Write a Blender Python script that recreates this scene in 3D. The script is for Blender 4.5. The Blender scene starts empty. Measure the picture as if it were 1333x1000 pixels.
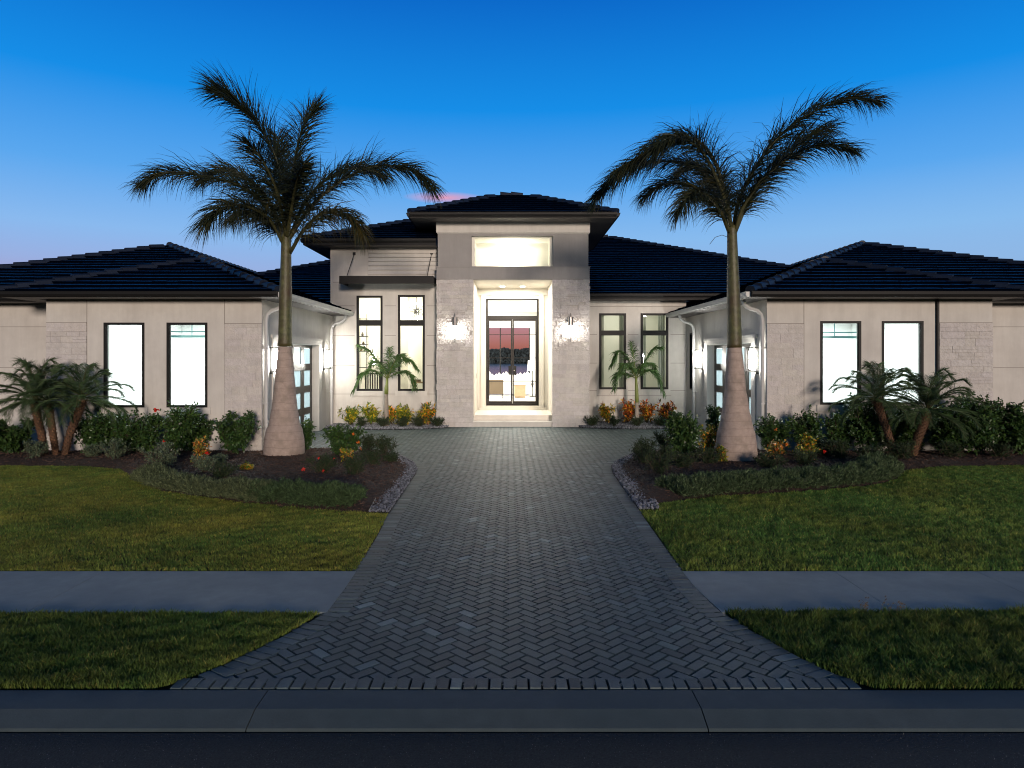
import bpy, math, random
import numpy as np
from mathutils import Vector, Matrix

# ------------------------------------------------------------------ camera, sky, light, exposure
SC = bpy.context.scene
COL = SC.collection
R = math.radians
CAMH = 2.37
F = 889.0            # focal length in photo pixels (24 mm on 36 mm)
SC.render.resolution_x, SC.render.resolution_y = 1024, 768
cd = bpy.data.cameras.new('camera'); cam = bpy.data.objects.new('camera', cd); COL.objects.link(cam)
cam.location = (0, 0, CAMH); cam.rotation_euler = (R(90), 0, 0)
cd.sensor_width = 36; cd.lens = 24
cd.shift_x = 3.5 / 1333; cd.shift_y = -34 / 1333
cd.clip_end = 9000
SC.camera = cam
SC.view_settings.view_transform = 'Standard'; SC.view_settings.look = 'None'
SC.view_settings.exposure = 0; SC.view_settings.gamma = 1
SC.cycles.use_denoising = True; SC.cycles.filter_width = 1.05
try: SC.cycles.denoising_prefilter = 'ACCURATE'
except Exception: pass
SC.cycles.sample_clamp_indirect = 6
SC.cycles.max_bounces = 8; SC.cycles.transparent_max_bounces = 16
SC.cycles.caustics_reflective = False; SC.cycles.caustics_refractive = False

SUN_EL, SUN_AZ = 7.0, 13.0      # added low sun standing in for flash behind the camera, to its right
w = bpy.data.worlds.new('World'); SC.world = w; w.use_nodes = True
nt = w.node_tree; nt.nodes.clear()
N = nt.nodes.new; Lk = nt.links.new
out = N('ShaderNodeOutputWorld'); bg = N('ShaderNodeBackground'); Lk(bg.outputs[0], out.inputs[0])
sky = N('ShaderNodeTexSky'); sky.sky_type = 'NISHITA'; sky.sun_disc = False
sky.sun_elevation = R(1.0); sky.sun_rotation = R(180 - SUN_AZ)
tc = N('ShaderNodeTexCoord'); sep = N('ShaderNodeSeparateXYZ'); Lk(tc.outputs['Generated'], sep.inputs[0])
ramp = N('ShaderNodeValToRGB'); Lk(sep.outputs['Z'], ramp.inputs[0])
def srgb(r, g, b):
    return tuple(((c / 255) / 12.92 if c / 255 <= .04045 else ((c / 255 + .055) / 1.055) ** 2.4) for c in (r, g, b)) + (1,)
SKY = [(0.0, (140, 72, 66)), (0.018, (172, 108, 98)), (0.04, (184, 130, 136)), (0.075, (172, 148, 188)), (0.12, (152, 174, 224)),
       (0.165, (136, 184, 238)), (0.24, (88, 166, 238)), (0.34, (12, 140, 230)), (0.47, (0, 102, 200)), (0.62, (0, 62, 122)), (1.0, (0, 26, 56))]
el = ramp.color_ramp.elements
while len(el) < len(SKY): el.new(0.5)
for e, (p, c) in zip(el, SKY): e.position = p; e.color = srgb(*c)
# right half of the sky is a little cleaner and less violet than the left
mr = N('ShaderNodeMapRange'); mr.inputs[1].default_value = -0.6; mr.inputs[2].default_value = 0.6; Lk(sep.outputs['X'], mr.inputs[0])
hl = N('ShaderNodeMapRange'); hl.inputs[1].default_value = 0.06; hl.inputs[2].default_value = 0.24; hl.inputs[3].default_value = 1; hl.inputs[4].default_value = 0
Lk(sep.outputs['Z'], hl.inputs[0])
mm = N('ShaderNodeMath'); mm.operation = 'MULTIPLY'; Lk(mr.outputs[0], mm.inputs[0]); Lk(hl.outputs[0], mm.inputs[1])
gate = N('ShaderNodeMapRange'); gate.inputs[1].default_value = 0.05; gate.inputs[2].default_value = 0.09; Lk(sep.outputs['Z'], gate.inputs[0])
mm2 = N('ShaderNodeMath'); mm2.operation = 'MULTIPLY'; Lk(mm.outputs[0], mm2.inputs[0]); Lk(gate.outputs[0], mm2.inputs[1])
mm3 = N('ShaderNodeMath'); mm3.operation = 'MULTIPLY'; mm3.inputs[1].default_value = .75; Lk(mm2.outputs[0], mm3.inputs[0])
mx = N('ShaderNodeMixRGB'); Lk(mm3.outputs[0], mx.inputs[0]); Lk(ramp.outputs[0], mx.inputs[1]); mx.inputs[2].default_value = srgb(128, 190, 234)
# a thin wisp of pink cloud low over the roofs
mp = N('ShaderNodeMapping'); Lk(tc.outputs['Generated'], mp.inputs[0])
mp.inputs['Rotation'].default_value = (0, 0.10, 0); mp.inputs['Scale'].default_value = (6, 6, 60)
nz = N('ShaderNodeTexNoise'); nz.inputs['Scale'].default_value = 1.6; nz.inputs['Detail'].default_value = 5; Lk(mp.outputs[0], nz.inputs[0])
vd = N('ShaderNodeVectorMath'); vd.operation = 'SUBTRACT'; vd.inputs[1].default_value = (-0.092, 0.966, 0.2275); Lk(tc.outputs['Generated'], vd.inputs[0])
vm = N('ShaderNodeVectorMath'); vm.operation = 'MULTIPLY'; vm.inputs[1].default_value = (17, 0, 115); Lk(vd.outputs[0], vm.inputs[0])
vl = N('ShaderNodeVectorMath'); vl.operation = 'LENGTH'; Lk(vm.outputs[0], vl.inputs[0])
cm = N('ShaderNodeMapRange'); cm.inputs[1].default_value = 1.0; cm.inputs[2].default_value = 0.0; Lk(vl.outputs['Value'], cm.inputs[0])
cn = N('ShaderNodeMapRange'); cn.inputs[1].default_value = 0.35; cn.inputs[2].default_value = 0.6; Lk(nz.outputs[0], cn.inputs[0])
ca = N('ShaderNodeMath'); ca.operation = 'MULTIPLY'; Lk(cm.outputs[0], ca.inputs[0]); Lk(cn.outputs[0], ca.inputs[1])
mx2 = N('ShaderNodeMixRGB'); Lk(ca.outputs[0], mx2.inputs[0]); Lk(mx.outputs[0], mx2.inputs[1]); mx2.inputs[2].default_value = srgb(226, 160, 190)
# the east, behind the camera, is already dim
back = N('ShaderNodeMapRange'); back.inputs[1].default_value = 0.2; back.inputs[2].default_value = -0.6; back.inputs[3].default_value = 1; back.inputs[4].default_value = 0
Lk(sep.outputs['Y'], back.inputs[0])
bt = N('ShaderNodeMixRGB'); Lk(back.outputs[0], bt.inputs[0]); bt.inputs[1].default_value = (.22, .46, .40, 1); bt.inputs[2].default_value = (1, 1, 1, 1)
vs = N('ShaderNodeVectorMath'); vs.operation = 'MULTIPLY'; Lk(mx2.outputs[0], vs.inputs[0]); Lk(bt.outputs[0], vs.inputs[1])
nk = N('ShaderNodeVectorMath'); nk.operation = 'SCALE'; nk.inputs['Scale'].default_value = 0.006; Lk(sky.outputs[0], nk.inputs[0])
ad = N('ShaderNodeVectorMath'); ad.operation = 'ADD'; Lk(vs.outputs[0], ad.inputs[0]); Lk(nk.outputs[0], ad.inputs[1])
Lk(ad.outputs[0], bg.inputs[0]); bg.inputs[1].default_value = 1.0

sd = bpy.data.lights.new('sun', 'SUN'); sun = bpy.data.objects.new('sun', sd); COL.objects.link(sun)
sd.energy = 2.6; sd.angle = R(8); sd.color = (1.0, .82, .69)
sun.rotation_euler = (R(90 - SUN_EL), 0, R(SUN_AZ))     # shines towards +Y, from camera right

# ------------------------------------------------------------------ helpers
def at(px, py, Y): return Vector(((px - 663) * Y / F, Y, CAMH - (py - 466) * Y / F))
def gnd(px, py, z=0.0):
    Y = F * (CAMH - z) / (py - 466); return ((px - 663) * Y / F, Y)

def tag(o, label=None, cat=None, group=None, kind=None):
    if label: o['label'] = label
    if cat: o['category'] = cat
    if group: o['group'] = group
    if kind: o['kind'] = kind
    return o
def thing(name, loc, label=None, cat=None, group=None, kind=None):
    o = bpy.data.objects.new(name, None); o.location = loc; o.empty_display_size = .2
    COL.objects.link(o); return tag(o, label, cat, group, kind)
def copy_tree(o, parent=None):
    c = o.copy(); COL.objects.link(c); c.parent = parent
    for ch in list(KIDS.get(o.name, [])): copy_tree(ch, c)
    return c
KIDS = {}
def top(o):
    while o.parent: o = o.parent
    return o

class MB:
    def __init__(s): s.v = []; s.f = []; s.c = []
    def quad(s, a, b, c, d, col=None):
        n = len(s.v); s.v += [tuple(a), tuple(b), tuple(c), tuple(d)]; s.f.append((n, n+1, n+2, n+3)); s.c.append(col)
    def poly(s, pts, col=None):
        n = len(s.v); s.v += [tuple(p) for p in pts]; s.f.append(tuple(range(n, n+len(pts)))); s.c.append(col)
    def box(s, x0, x1, y0, y1, z0, z1, col=None):
        if x0 > x1: x0, x1 = x1, x0
        if y0 > y1: y0, y1 = y1, y0
        if z0 > z1: z0, z1 = z1, z0
        n = len(s.v)
        s.v += [(x0,y0,z0),(x1,y0,z0),(x1,y1,z0),(x0,y1,z0),(x0,y0,z1),(x1,y0,z1),(x1,y1,z1),(x0,y1,z1)]
        for f in ((0,3,2,1),(4,5,6,7),(0,1,5,4),(1,2,6,5),(2,3,7,6),(3,0,4,7)):
            s.f.append(tuple(n+i for i in f)); s.c.append(col)
    def prism(s, pts, off, col=None):
        """closed slab: polygon pts plus offset vector"""
        off = Vector(off); p = [Vector(q) for q in pts]; q = [a + off for a in p]; n = len(s.v); k = len(p)
        s.v += [tuple(a) for a in p] + [tuple(a) for a in q]
        s.f.append(tuple(range(n + k - 1, n - 1, -1))); s.c.append(col)
        s.f.append(tuple(range(n + k, n + 2*k))); s.c.append(col)
        for i in range(k):
            j = (i+1) % k; s.f.append((n+i, n+j, n+k+j, n+k+i)); s.c.append(col)
    def tube(s, pts, rad, seg=8, caps=True, col=None):
        pts = [Vector(p) for p in pts]
        if not hasattr(rad, '__len__'): rad = [rad]*len(pts)
        n0 = len(s.v); ref = None
        for i, p in enumerate(pts):
            t = (pts[min(i+1, len(pts)-1)] - pts[max(i-1, 0)]).normalized()
            if ref is None: ref = t.orthogonal().normalized()
            a = (ref - t*ref.dot(t)).normalized(); ref = a; b = t.cross(a)
            for k in range(seg):
                an = 2*math.pi*k/seg; s.v.append(tuple(p + (a*math.cos(an) + b*math.sin(an))*rad[i]))
        for i in range(len(pts)-1):
            for k in range(seg):
                k2 = (k+1) % seg; A = n0+i*seg
                s.f.append((A+k, A+k2, A+seg+k2, A+seg+k)); s.c.append(col)
        if caps:
            s.f.append(tuple(n0+k for k in range(seg-1, -1, -1))); s.c.append(col)
            A = n0+(len(pts)-1)*seg; s.f.append(tuple(A+k for k in range(seg))); s.c.append(col)
    def build(s, name, mat, parent=None, smooth=False):
        me = bpy.data.meshes.new(name)
        off = top(parent).location if parent else Vector((0, 0, 0))
        v = np.array(s.v, dtype=np.float32).reshape(-1, 3) - np.array(off, dtype=np.float32)
        me.from_pydata(v.tolist(), [], s.f)
        if any(c is not None for c in s.c):
            ca_ = me.color_attributes.new('tint', 'FLOAT_COLOR', 'CORNER')
            arr = []
            for f, c in zip(s.f, s.c):
                c = c or (1, 1, 1); arr += (tuple(c) + (1,))*len(f)
            ca_.data.foreach_set('color', np.array(arr, dtype=np.float32))
        me.materials.append(mat)
        if smooth: me.polygons.foreach_set('use_smooth', [True]*len(me.polygons))
        o = bpy.data.objects.new(name, me); COL.objects.link(o)
        if parent:
            o.parent = parent; KIDS.setdefault(parent.name, []).append(o)
        return o

def np_mesh(name, verts, nper, mat, parent=None, colors=None, smooth=False):
    """verts (faces*nper,3); every face has nper own vertices"""
    nf = len(verts)//nper
    me = bpy.data.meshes.new(name); me.vertices.add(len(verts)); me.vertices.foreach_set('co', verts.astype(np.float32).ravel())
    me.loops.add(len(verts)); me.loops.foreach_set('vertex_index', np.arange(len(verts), dtype=np.int32))
    me.polygons.add(nf); me.polygons.foreach_set('loop_start', np.arange(0, len(verts), nper, dtype=np.int32))
    me.polygons.foreach_set('loop_total', np.full(nf, nper, dtype=np.int32))
    if colors is not None:
        c = me.color_attributes.new('tint', 'FLOAT_COLOR', 'POINT')
        cc = np.ones((len(verts), 4), dtype=np.float32); cc[:, :3] = np.repeat(colors, nper, axis=0); c.data.foreach_set('color', cc.ravel())
    me.update(); me.materials.append(mat)
    o = bpy.data.objects.new(name, me); COL.objects.link(o)
    if parent: o.parent = parent; KIDS.setdefault(parent.name, []).append(o)
    return o

# ------------------------------------------------------------------ materials
def mat(name, col, rough=.7, metal=0, bump=None, var=None, tint=False, spec=.5, big=None, trans=0):
    """bump=(scale, strength, distance); var=(scale, amount) fine colour variation; big=(scale, colour, amount) large stains"""
    m = bpy.data.materials.new(name); m.use_nodes = True; t = m.node_tree; b = t.nodes['Principled BSDF']
    n = t.nodes.new; l = t.links.new
    b.inputs['Roughness'].default_value = rough; b.inputs['Metallic'].default_value = metal
    b.inputs['Specular IOR Level'].default_value = spec
    b.inputs['Base Color'].default_value = (*col, 1)
    tcn = n('ShaderNodeTexCoord'); cur = None
    if tint:
        a = n('ShaderNodeAttribute'); a.attribute_name = 'tint'
        mxx = n('ShaderNodeMixRGB'); mxx.blend_type = 'MULTIPLY'; mxx.inputs[0].default_value = 1
        mxx.inputs[1].default_value = (*col, 1); l(a.outputs['Color'], mxx.inputs[2]); cur = mxx.outputs[0]
    def src():
        if cur is not None: return cur
        rgb = n('ShaderNodeRGB'); rgb.outputs[0].default_value = (*col, 1); return rgb.outputs[0]
    if var:
        nn = n('ShaderNodeTexNoise'); nn.inputs['Scale'].default_value = var[0]; nn.inputs['Detail'].default_value = 6; nn.inputs['Roughness'].default_value = .65
        l(tcn.outputs['Object'], nn.inputs[0])
        r = n('ShaderNodeMapRange'); r.inputs[1].default_value = .3; r.inputs[2].default_value = .7; r.inputs[3].default_value = 1-var[1]; r.inputs[4].default_value = 1+var[1]
        l(nn.outputs[0], r.inputs[0])
        s = n('ShaderNodeVectorMath'); s.operation = 'SCALE'; l(src(), s.inputs[0]); l(r.outputs[0], s.inputs['Scale']); cur = s.outputs[0]
    if big:
        nn = n('ShaderNodeTexNoise'); nn.inputs['Scale'].default_value = big[0]; nn.inputs['Detail'].default_value = 5; nn.inputs['Roughness'].default_value = .6
        l(tcn.outputs['Object'], nn.inputs[0])
        r = n('ShaderNodeMapRange'); r.inputs[1].default_value = .42; r.inputs[2].default_value = .68; r.inputs[3].default_value = 0; r.inputs[4].default_value = big[2]
        l(nn.outputs[0], r.inputs[0])
        mxb = n('ShaderNodeMixRGB'); l(r.outputs[0], mxb.inputs[0]); l(src(), mxb.inputs[1]); mxb.inputs[2].default_value = (*big[1], 1); cur = mxb.outputs[0]
    if cur is not None: l(cur, b.inputs['Base Color'])
    if bump:
        nn = n('ShaderNodeTexNoise'); nn.inputs['Scale'].default_value = bump[0]; nn.inputs['Detail'].default_value = 8; nn.inputs['Roughness'].default_value = .6
        l(tcn.outputs['Object'], nn.inputs[0])
        bm = n('ShaderNodeBump'); bm.inputs['Strength'].default_value = bump[1]; bm.inputs['Distance'].default_value = bump[2]
        l(nn.outputs[0], bm.inputs['Height']); l(bm.outputs[0], b.inputs['Normal'])
    if trans:
        tr = n('ShaderNodeBsdfTranslucent'); ms = n('ShaderNodeMixShader'); ms.inputs[0].default_value = trans
        if cur is not None: l(cur, tr.inputs[0])
        else: tr.inputs[0].default_value = (*col, 1)
        o = t.nodes['Material Output']; l(b.outputs[0], ms.inputs[1]); l(tr.outputs[0], ms.inputs[2]); l(ms.outputs[0], o.inputs[0])
    return m
def emit(name, col, s):
    m = bpy.data.materials.new(name); m.use_nodes = True; t = m.node_tree; t.nodes.clear()
    o = t.nodes.new('ShaderNodeOutputMaterial'); e = t.nodes.new('ShaderNodeEmission'); e.inputs[0].default_value = (*col, 1); e.inputs[1].default_value = s
    t.links.new(e.outputs[0], o.inputs[0]); return m
def glass_mat(name, tint=(1, 1, 1), refl=1.0):
    m = bpy.data.materials.new(name); m.use_nodes = True; t = m.node_tree; t.nodes.clear(); n = t.nodes.new; l = t.links.new
    o = n('ShaderNodeOutputMaterial'); tr = n('ShaderNodeBsdfTransparent'); tr.inputs[0].default_value = (*tint, 1)
    g = n('ShaderNodeBsdfGlossy'); g.inputs['Roughness'].default_value = .02
    fr = n('ShaderNodeFresnel'); fr.inputs[0].default_value = 1.5
    ml = n('ShaderNodeMath'); ml.operation = 'MULTIPLY'; ml.inputs[1].default_value = refl; l(fr.outputs[0], ml.inputs[0])
    ms = n('ShaderNodeMixShader'); l(ml.outputs[0], ms.inputs[0]); l(tr.outputs[0], ms.inputs[1]); l(g.outputs[0], ms.inputs[2]); l(ms.outputs[0], o.inputs[0])
    return m

M = {}
M['stucco'] = mat('stucco', (.55, .535, .50), .85, bump=(90, .35, .01), var=(3, .05), big=(.9, (.40, .37, .34), .35))
M['stucco_trim'] = mat('stucco_trim', (.56, .545, .51), .8, bump=(90, .25, .008), var=(3, .04))
M['joint'] = mat('joint', (.26, .24, .22), .8)
M['stone'] = mat('stone', (.55, .53, .51), .92, spec=.12, bump=(22, .9, .035), tint=True, var=(9, .10))
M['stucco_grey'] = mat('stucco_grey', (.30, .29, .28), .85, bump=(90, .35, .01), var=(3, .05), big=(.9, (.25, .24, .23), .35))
M['split'] = mat('split', (.55, .53, .51), .92, spec=.12, bump=(13, .9, .07), tint=True, var=(9, .12))
M['tile'] = mat('roof_tile', (.004, .012, .038), .30, bump=(40, .3, .01), tint=True, var=(12, .18), spec=.75)
_t = M['tile'].node_tree; _a = [n_ for n_ in _t.nodes if n_.type == 'ATTRIBUTE'][0]; _r = _t.nodes.new('ShaderNodeMapRange')
_r.inputs[1].default_value = .25; _r.inputs[2].default_value = .6; _r.inputs[3].default_value = 0; _r.inputs[4].default_value = .75
_t.links.new(_a.outputs['Fac'], _r.inputs[0]); _t.links.new(_r.outputs[0], _t.nodes['Principled BSDF'].inputs['Specular IOR Level'])
M['ridge'] = mat('ridge_tile', (.009, .015, .030), .5, spec=.3, bump=(40, .3, .01), tint=True, var=(12, .18))
M['fascia'] = mat('fascia', (.007, .007, .008), .6, spec=.25)
M['soffit'] = mat('soffit', (.045, .042, .04), .6)
M['metal_pale_or_lamplit'] = mat('pale_or_lamplit_metal', (.42, .43, .43), .45, var=(6, .05))
M['bronze'] = mat('dark_bronze', (.008, .008, .008), .55, spec=.25)
M['door_frame'] = mat('door_bronze', (.012, .010, .009), .55, spec=.2)
M['garage_frame'] = mat('garage_bronze', (.045, .04, .036), .45, var=(8, .1))
M['glass'] = glass_mat('window_glass')
M['clear_glass'] = glass_mat('clear_glass', refl=.35)
def streaks(m):
    t = m.node_tree; b = t.nodes['Principled BSDF']; src = b.inputs['Base Color'].links[0].from_socket; n = t.nodes.new; l = t.links.new
    c = n('ShaderNodeTexCoord'); mp_ = n('ShaderNodeMapping'); mp_.inputs['Scale'].default_value = (2.6, 2.6, .28); l(c.outputs['Object'], mp_.inputs[0])
    nn = n('ShaderNodeTexNoise'); nn.inputs['Scale'].default_value = 1.4; nn.inputs['Detail'].default_value = 7; nn.inputs['Roughness'].default_value = .7; l(mp_.outputs[0], nn.inputs[0])
    r = n('ShaderNodeMapRange'); r.inputs[1].default_value = .35; r.inputs[2].default_value = .7; r.inputs[3].default_value = 1.03; r.inputs[4].default_value = .90; l(nn.outputs[0], r.inputs[0])
    s = n('ShaderNodeVectorMath'); s.operation = 'SCALE'; l(src, s.inputs[0]); l(r.outputs[0], s.inputs['Scale']); l(s.outputs[0], b.inputs['Base Color'])
for k_ in ('stucco', 'stucco_trim', 'stucco_grey', 'stone', 'split', 'kerb_' ): 
    if k_ in M: streaks(M[k_])
M['frost'] = mat('frosted_glass', (.26, .30, .32), .35, trans=.8)
M['white_paint'] = mat('white_paint', (.80, .80, .78), .6)
M['porch_paint'] = mat('porch_paint', (.55, .52, .46), .7)
M['cream_paint'] = mat('cream_paint', (.74, .73, .66), .6)
M['green_paint'] = mat('pale_green_paint', (.66, .67, .60), .6)
M['tilefloor'] = mat('floor_tile', (.62, .58, .52), .3, var=(2, .08))
M['teal_metal'] = mat('teal_metal', (.16, .40, .42), .4)
M['garage_floor'] = mat('garage_floor', (.45, .46, .46), .5, var=(3, .1))
M['black'] = mat('black_metal', (.012, .012, .012), .4)
M['nickel'] = mat('nickel', (.30, .28, .27), .3, metal=.9)
M['lamp'] = emit('lamp_glass', (1, .94, .86), 95)
M['lamp_soft'] = emit('lantern_glass', (1, .96, .88), 190)
M['bulb'] = emit('bulb', (1, .93, .78), 30)
M['canlight'] = emit('can_light', (1, .92, .76), 60)
M['paver'] = mat('paver', (.060, .088, .089), .60, spec=.42, bump=(60, .5, .006), tint=True, var=(14, .16), big=(.5, (.036, .060, .062), .6))
M['joint_sand'] = mat('joint_sand', (.006, .007, .008), .95, bump=(80, .4, .01))
M['concrete'] = mat('concrete', (.26, .29, .265), .8, bump=(70, .3, .004), var=(5, .10), big=(.8, (.17, .20, .19), .75))
M['kerb'] = mat('kerb_concrete', (.056, .078, .082), .8, bump=(70, .4, .005), var=(6, .13), big=(1.2, (.044, .068, .074), .7))
M['asphalt'] = mat('asphalt', (.013, .019, .019), .85, bump=(70, 1.0, .02), var=(70, .8), big=(.5, (.02, .021, .024), .5))
M['soil'] = mat('lawn_soil', (.030, .032, .014), .95, bump=(30, .8, .03), var=(4, .3))
M['mulch'] = mat('mulch', (.040, .025, .018), .95, bump=(35, 1.0, .05), var=(30, .5))
M['chip'] = mat('mulch_chip', (.075, .043, .030), .9, tint=True)
M['pebble'] = mat('pebble', (.10, .105, .115), .5, tint=True, var=(20, .2))
M['edging'] = mat('edging', (.30, .28, .23), .6)
M['grass'] = mat('grass_blade', (.170, .228, .054), .6, tint=True, trans=.25, spec=.25)
M['frond'] = mat('palm_frond', (.020, .027, .012), .5, tint=True, trans=.15, spec=.3)
M['frond_g'] = mat('small_palm_frond', (.075, .15, .045), .5, tint=True, trans=.2, spec=.35)
M['date'] = mat('date_palm_frond', (.055, .095, .036), .5, tint=True, trans=.2, spec=.35)
M['crownshaft'] = mat('crownshaft', (.075, .078, .026), .5, bump=(14, .6, .02), var=(9, .5), big=(2.2, (.065, .038, .018), .9))
M['leaf'] = mat('shrub_leaf', (.042, .085, .024), .42, tint=True, trans=.2, spec=.45)
M['croton'] = mat('croton_leaf', (1.35, 1.35, 1.35), .42, tint=True, trans=.15, spec=.4)
M['silver'] = mat('silver_leaf', (.11, .145, .09), .7, tint=True, trans=.1, spec=.2)
M['juniper'] = mat('juniper_leaf', (.030, .050, .024), .7, tint=True, trans=.1, spec=.2)
M['stem'] = mat('plant_stem', (.06, .045, .028), .8)
M['rib'] = mat('frond_rib', (.060, .060, .022), .6)
M['red'] = mat('red_petal', (.55, .03, .015), .5)
M['orangef'] = mat('orange_petal', (.60, .16, .02), .5)
M['rock'] = mat('distant_wood', (.05, .075, .085), .9, tint=True)  # bluish distance haze is put into this colour
M['lake'] = mat('lake', (.02, .03, .05), .12, bump=(1.5, .35, .05), spec=.6)
M['wicker'] = mat('wicker', (.10, .075, .045), .8, bump=(60, .8, .02))
M['fabric'] = mat('white_fabric', (.80, .78, .74), .9)
M['oak'] = mat('oak', (.34, .25, .15), .5, var=(6, .12))
M['broomblue'] = mat('blue_handle', (.02, .12, .6), .4)
M['curtain'] = mat('curtain', (.42, .46, .40), .85, trans=.3)

def trunk_mat():
    m = mat('royal_trunk', (.36, .285, .24), .85, bump=(24, .7, .02), var=(9, .16))
    t = m.node_tree; b = t.nodes['Principled BSDF']; src = b.inputs['Base Color'].links[0].from_socket
    n = t.nodes.new; l = t.links.new
    tcn = n('ShaderNodeTexCoord'); sp = n('ShaderNodeSeparateXYZ'); l(tcn.outputs['Object'], sp.inputs[0])
    nn = n('ShaderNodeTexNoise'); nn.inputs['Scale'].default_value = 2.2; l(tcn.outputs['Object'], nn.inputs[0])
    a = n('ShaderNodeMath'); a.operation = 'MULTIPLY_ADD'; l(nn.outputs[0], a.inputs[0]); a.inputs[1].default_value = .10; l(sp.outputs[2], a.inputs[2])
    wv = n('ShaderNodeMath'); wv.operation = 'PINGPONG'; wv.inputs[1].default_value = .085; l(a.outputs[0], wv.inputs[0])
    r = n('ShaderNodeMapRange'); r.inputs[1].default_value = 0; r.inputs[2].default_value = .014; r.inputs[3].default_value = .78; r.inputs[4].default_value = 1; l(wv.outputs[0], r.inputs[0])
    s = n('ShaderNodeVectorMath'); s.operation = 'SCALE'; l(src, s.inputs[0]); l(r.outputs[0], s.inputs['Scale'])
    # lichen blotches
    n2 = n('ShaderNodeTexNoise'); n2.inputs['Scale'].default_value = 3.5; n2.inputs['Detail'].default_value = 7; l(tcn.outputs['Object'], n2.inputs[0])
    r2 = n('ShaderNodeMapRange'); r2.inputs[1].default_value = .5; r2.inputs[2].default_value = .66; r2.inputs[4].default_value = .5; l(n2.outputs[0], r2.inputs[0])
    mb = n('ShaderNodeMixRGB'); l(r2.outputs[0], mb.inputs[0]); l(s.outputs[0], mb.inputs[1]); mb.inputs[2].default_value = (.20, .165, .13, 1)
    l(mb.outputs[0], b.inputs['Base Color']); return m
M['trunk'] = trunk_mat()
M['palm_trunk'] = mat('date_trunk', (.16, .085, .045), .9, tint=True, bump=(30, .8, .03))
M['young_trunk'] = mat('young_palm_trunk', (.26, .22, .18), .8, bump=(30, .4, .01), var=(12, .15))
M['young_shaft'] = mat('young_palm_shaft', (.16, .20, .045), .5, var=(8, .15))
# ------------------------------------------------------------------ the ground
rng = np.random.default_rng(7); rnd = random.Random(5)
def struct(name, mb, m): return tag(mb.build(name, m), kind='structure')

g = MB()
for (y0, z0, y1, z1) in ((-600, -.16, 4.60, -.16), (4.60, -.16, 4.62, -.03), (4.62, -.03, 6000, -.03)):
    g.quad((-5000, y0, z0), (5000, y0, z0), (5000, y1, z1), (-5000, y1, z1))
struct('ground', g, M['soil'])
g = MB(); g.box(-300, 300, -60, 4.435, -.14, -.068); struct('road', g, M['asphalt'])
# rolled kerb: gutter lip, face, flat top, with saw-cut joints every three metres
prof = [(4.50, -.15), (4.452, -.066), (4.466, -.054), (4.585, -.016), (4.62, -.004), (4.86, .002), (4.872, -.001), (4.872, -.15)]
xs = [-60.0] + [ -1.27 - 2.62*k for k in range(10, 0, -1)] + [-1.27, 1.30] + [1.30 + 2.62*k for k in range(1, 11)] + [60.0]
xs = [-60, -24, -18.2, -14.9, -11.6, -8.3, -5.0, -1.72, 1.30, 4.6, 7.9, 11.2, 14.5, 17.8, 24, 60]
g = MB()
for a, b in zip(xs[:-1], xs[1:]):
    g.prism([(a+.004, y, z) for y, z in prof], (b-a-.008, 0, 0))
struct('kerb', g, M['kerb'])
# driveway outline (plan), left and right edges from the street to the court
def P(px, py): return gnd(px, py)
L_edge = [(-2.55, 4.88), (-2.38, 5.03), (-2.20, 5.28), (-2.02, 5.62), (-1.83, 6.02), (-1.70, 6.40), (-1.69, 7.0), (-1.70, 7.6), (-1.76, 9.0), (-1.83, 10.4), (-1.88, 12.4), (-1.92, 14.0), (-1.96, 14.55), (-2.10, 15.15), (-2.4, 15.9), (-2.75, 16.7), (-3.2, 17.3), (-3.9, 17.6), (-6.2, 17.7)]
R_edge = [(2.64, 4.88), (2.50, 5.02), (2.34, 5.30), (2.20, 5.66), (2.07, 6.02), (1.97, 6.40), (1.92, 7.0), (1.92, 7.6), (1.97, 9.0), (2.02, 10.6), (2.07, 12.4), (2.13, 14.0), (2.20, 14.7), (2.36, 15.3), (2.7, 16.1), (3.1, 16.8), (3.6, 17.4), (4.4, 17.75), (6.45, 17.85)]
EB_L = [(-2.02, 23.5), (-2.25, 23.0), (-3.0, 22.62), (-4.2, 22.45), (-5.2, 22.55), (-5.75, 22.9), (-6.2, 22.95)]
EB_R = [(2.3, 23.5), (2.55, 23.0), (3.3, 22.7), (4.4, 22.6), (5.4, 22.75), (6.1, 23.1), (6.45, 23.3)]
def pip(poly, x, y):
    x = np.asarray(x, dtype=float); y = np.asarray(y, dtype=float); ins = np.zeros(x.shape, bool); n = len(poly); j = n-1
    for i in range(n):
        xi, yi = poly[i]; xj, yj = poly[j]
        if yi != yj:
            ins ^= ((yi > y) != (yj > y)) & (x < (xj-xi)*(y-yi)/(yj-yi)+xi)
        j = i
    return ins
drive = L_edge + [(-6.32, 17.75), (-6.32, 22.95)] + EB_L[::-1] + [(-2.0, 23.6), (2.3, 23.6)] + EB_R + [(6.6, 23.3), (6.6, 17.85)] + R_edge[::-1]
g = MB(); g.poly([(x, y, -.022) for x, y in drive]); 
tag(g.build('driveway_base', M['joint_sand']), kind='structure')
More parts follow.
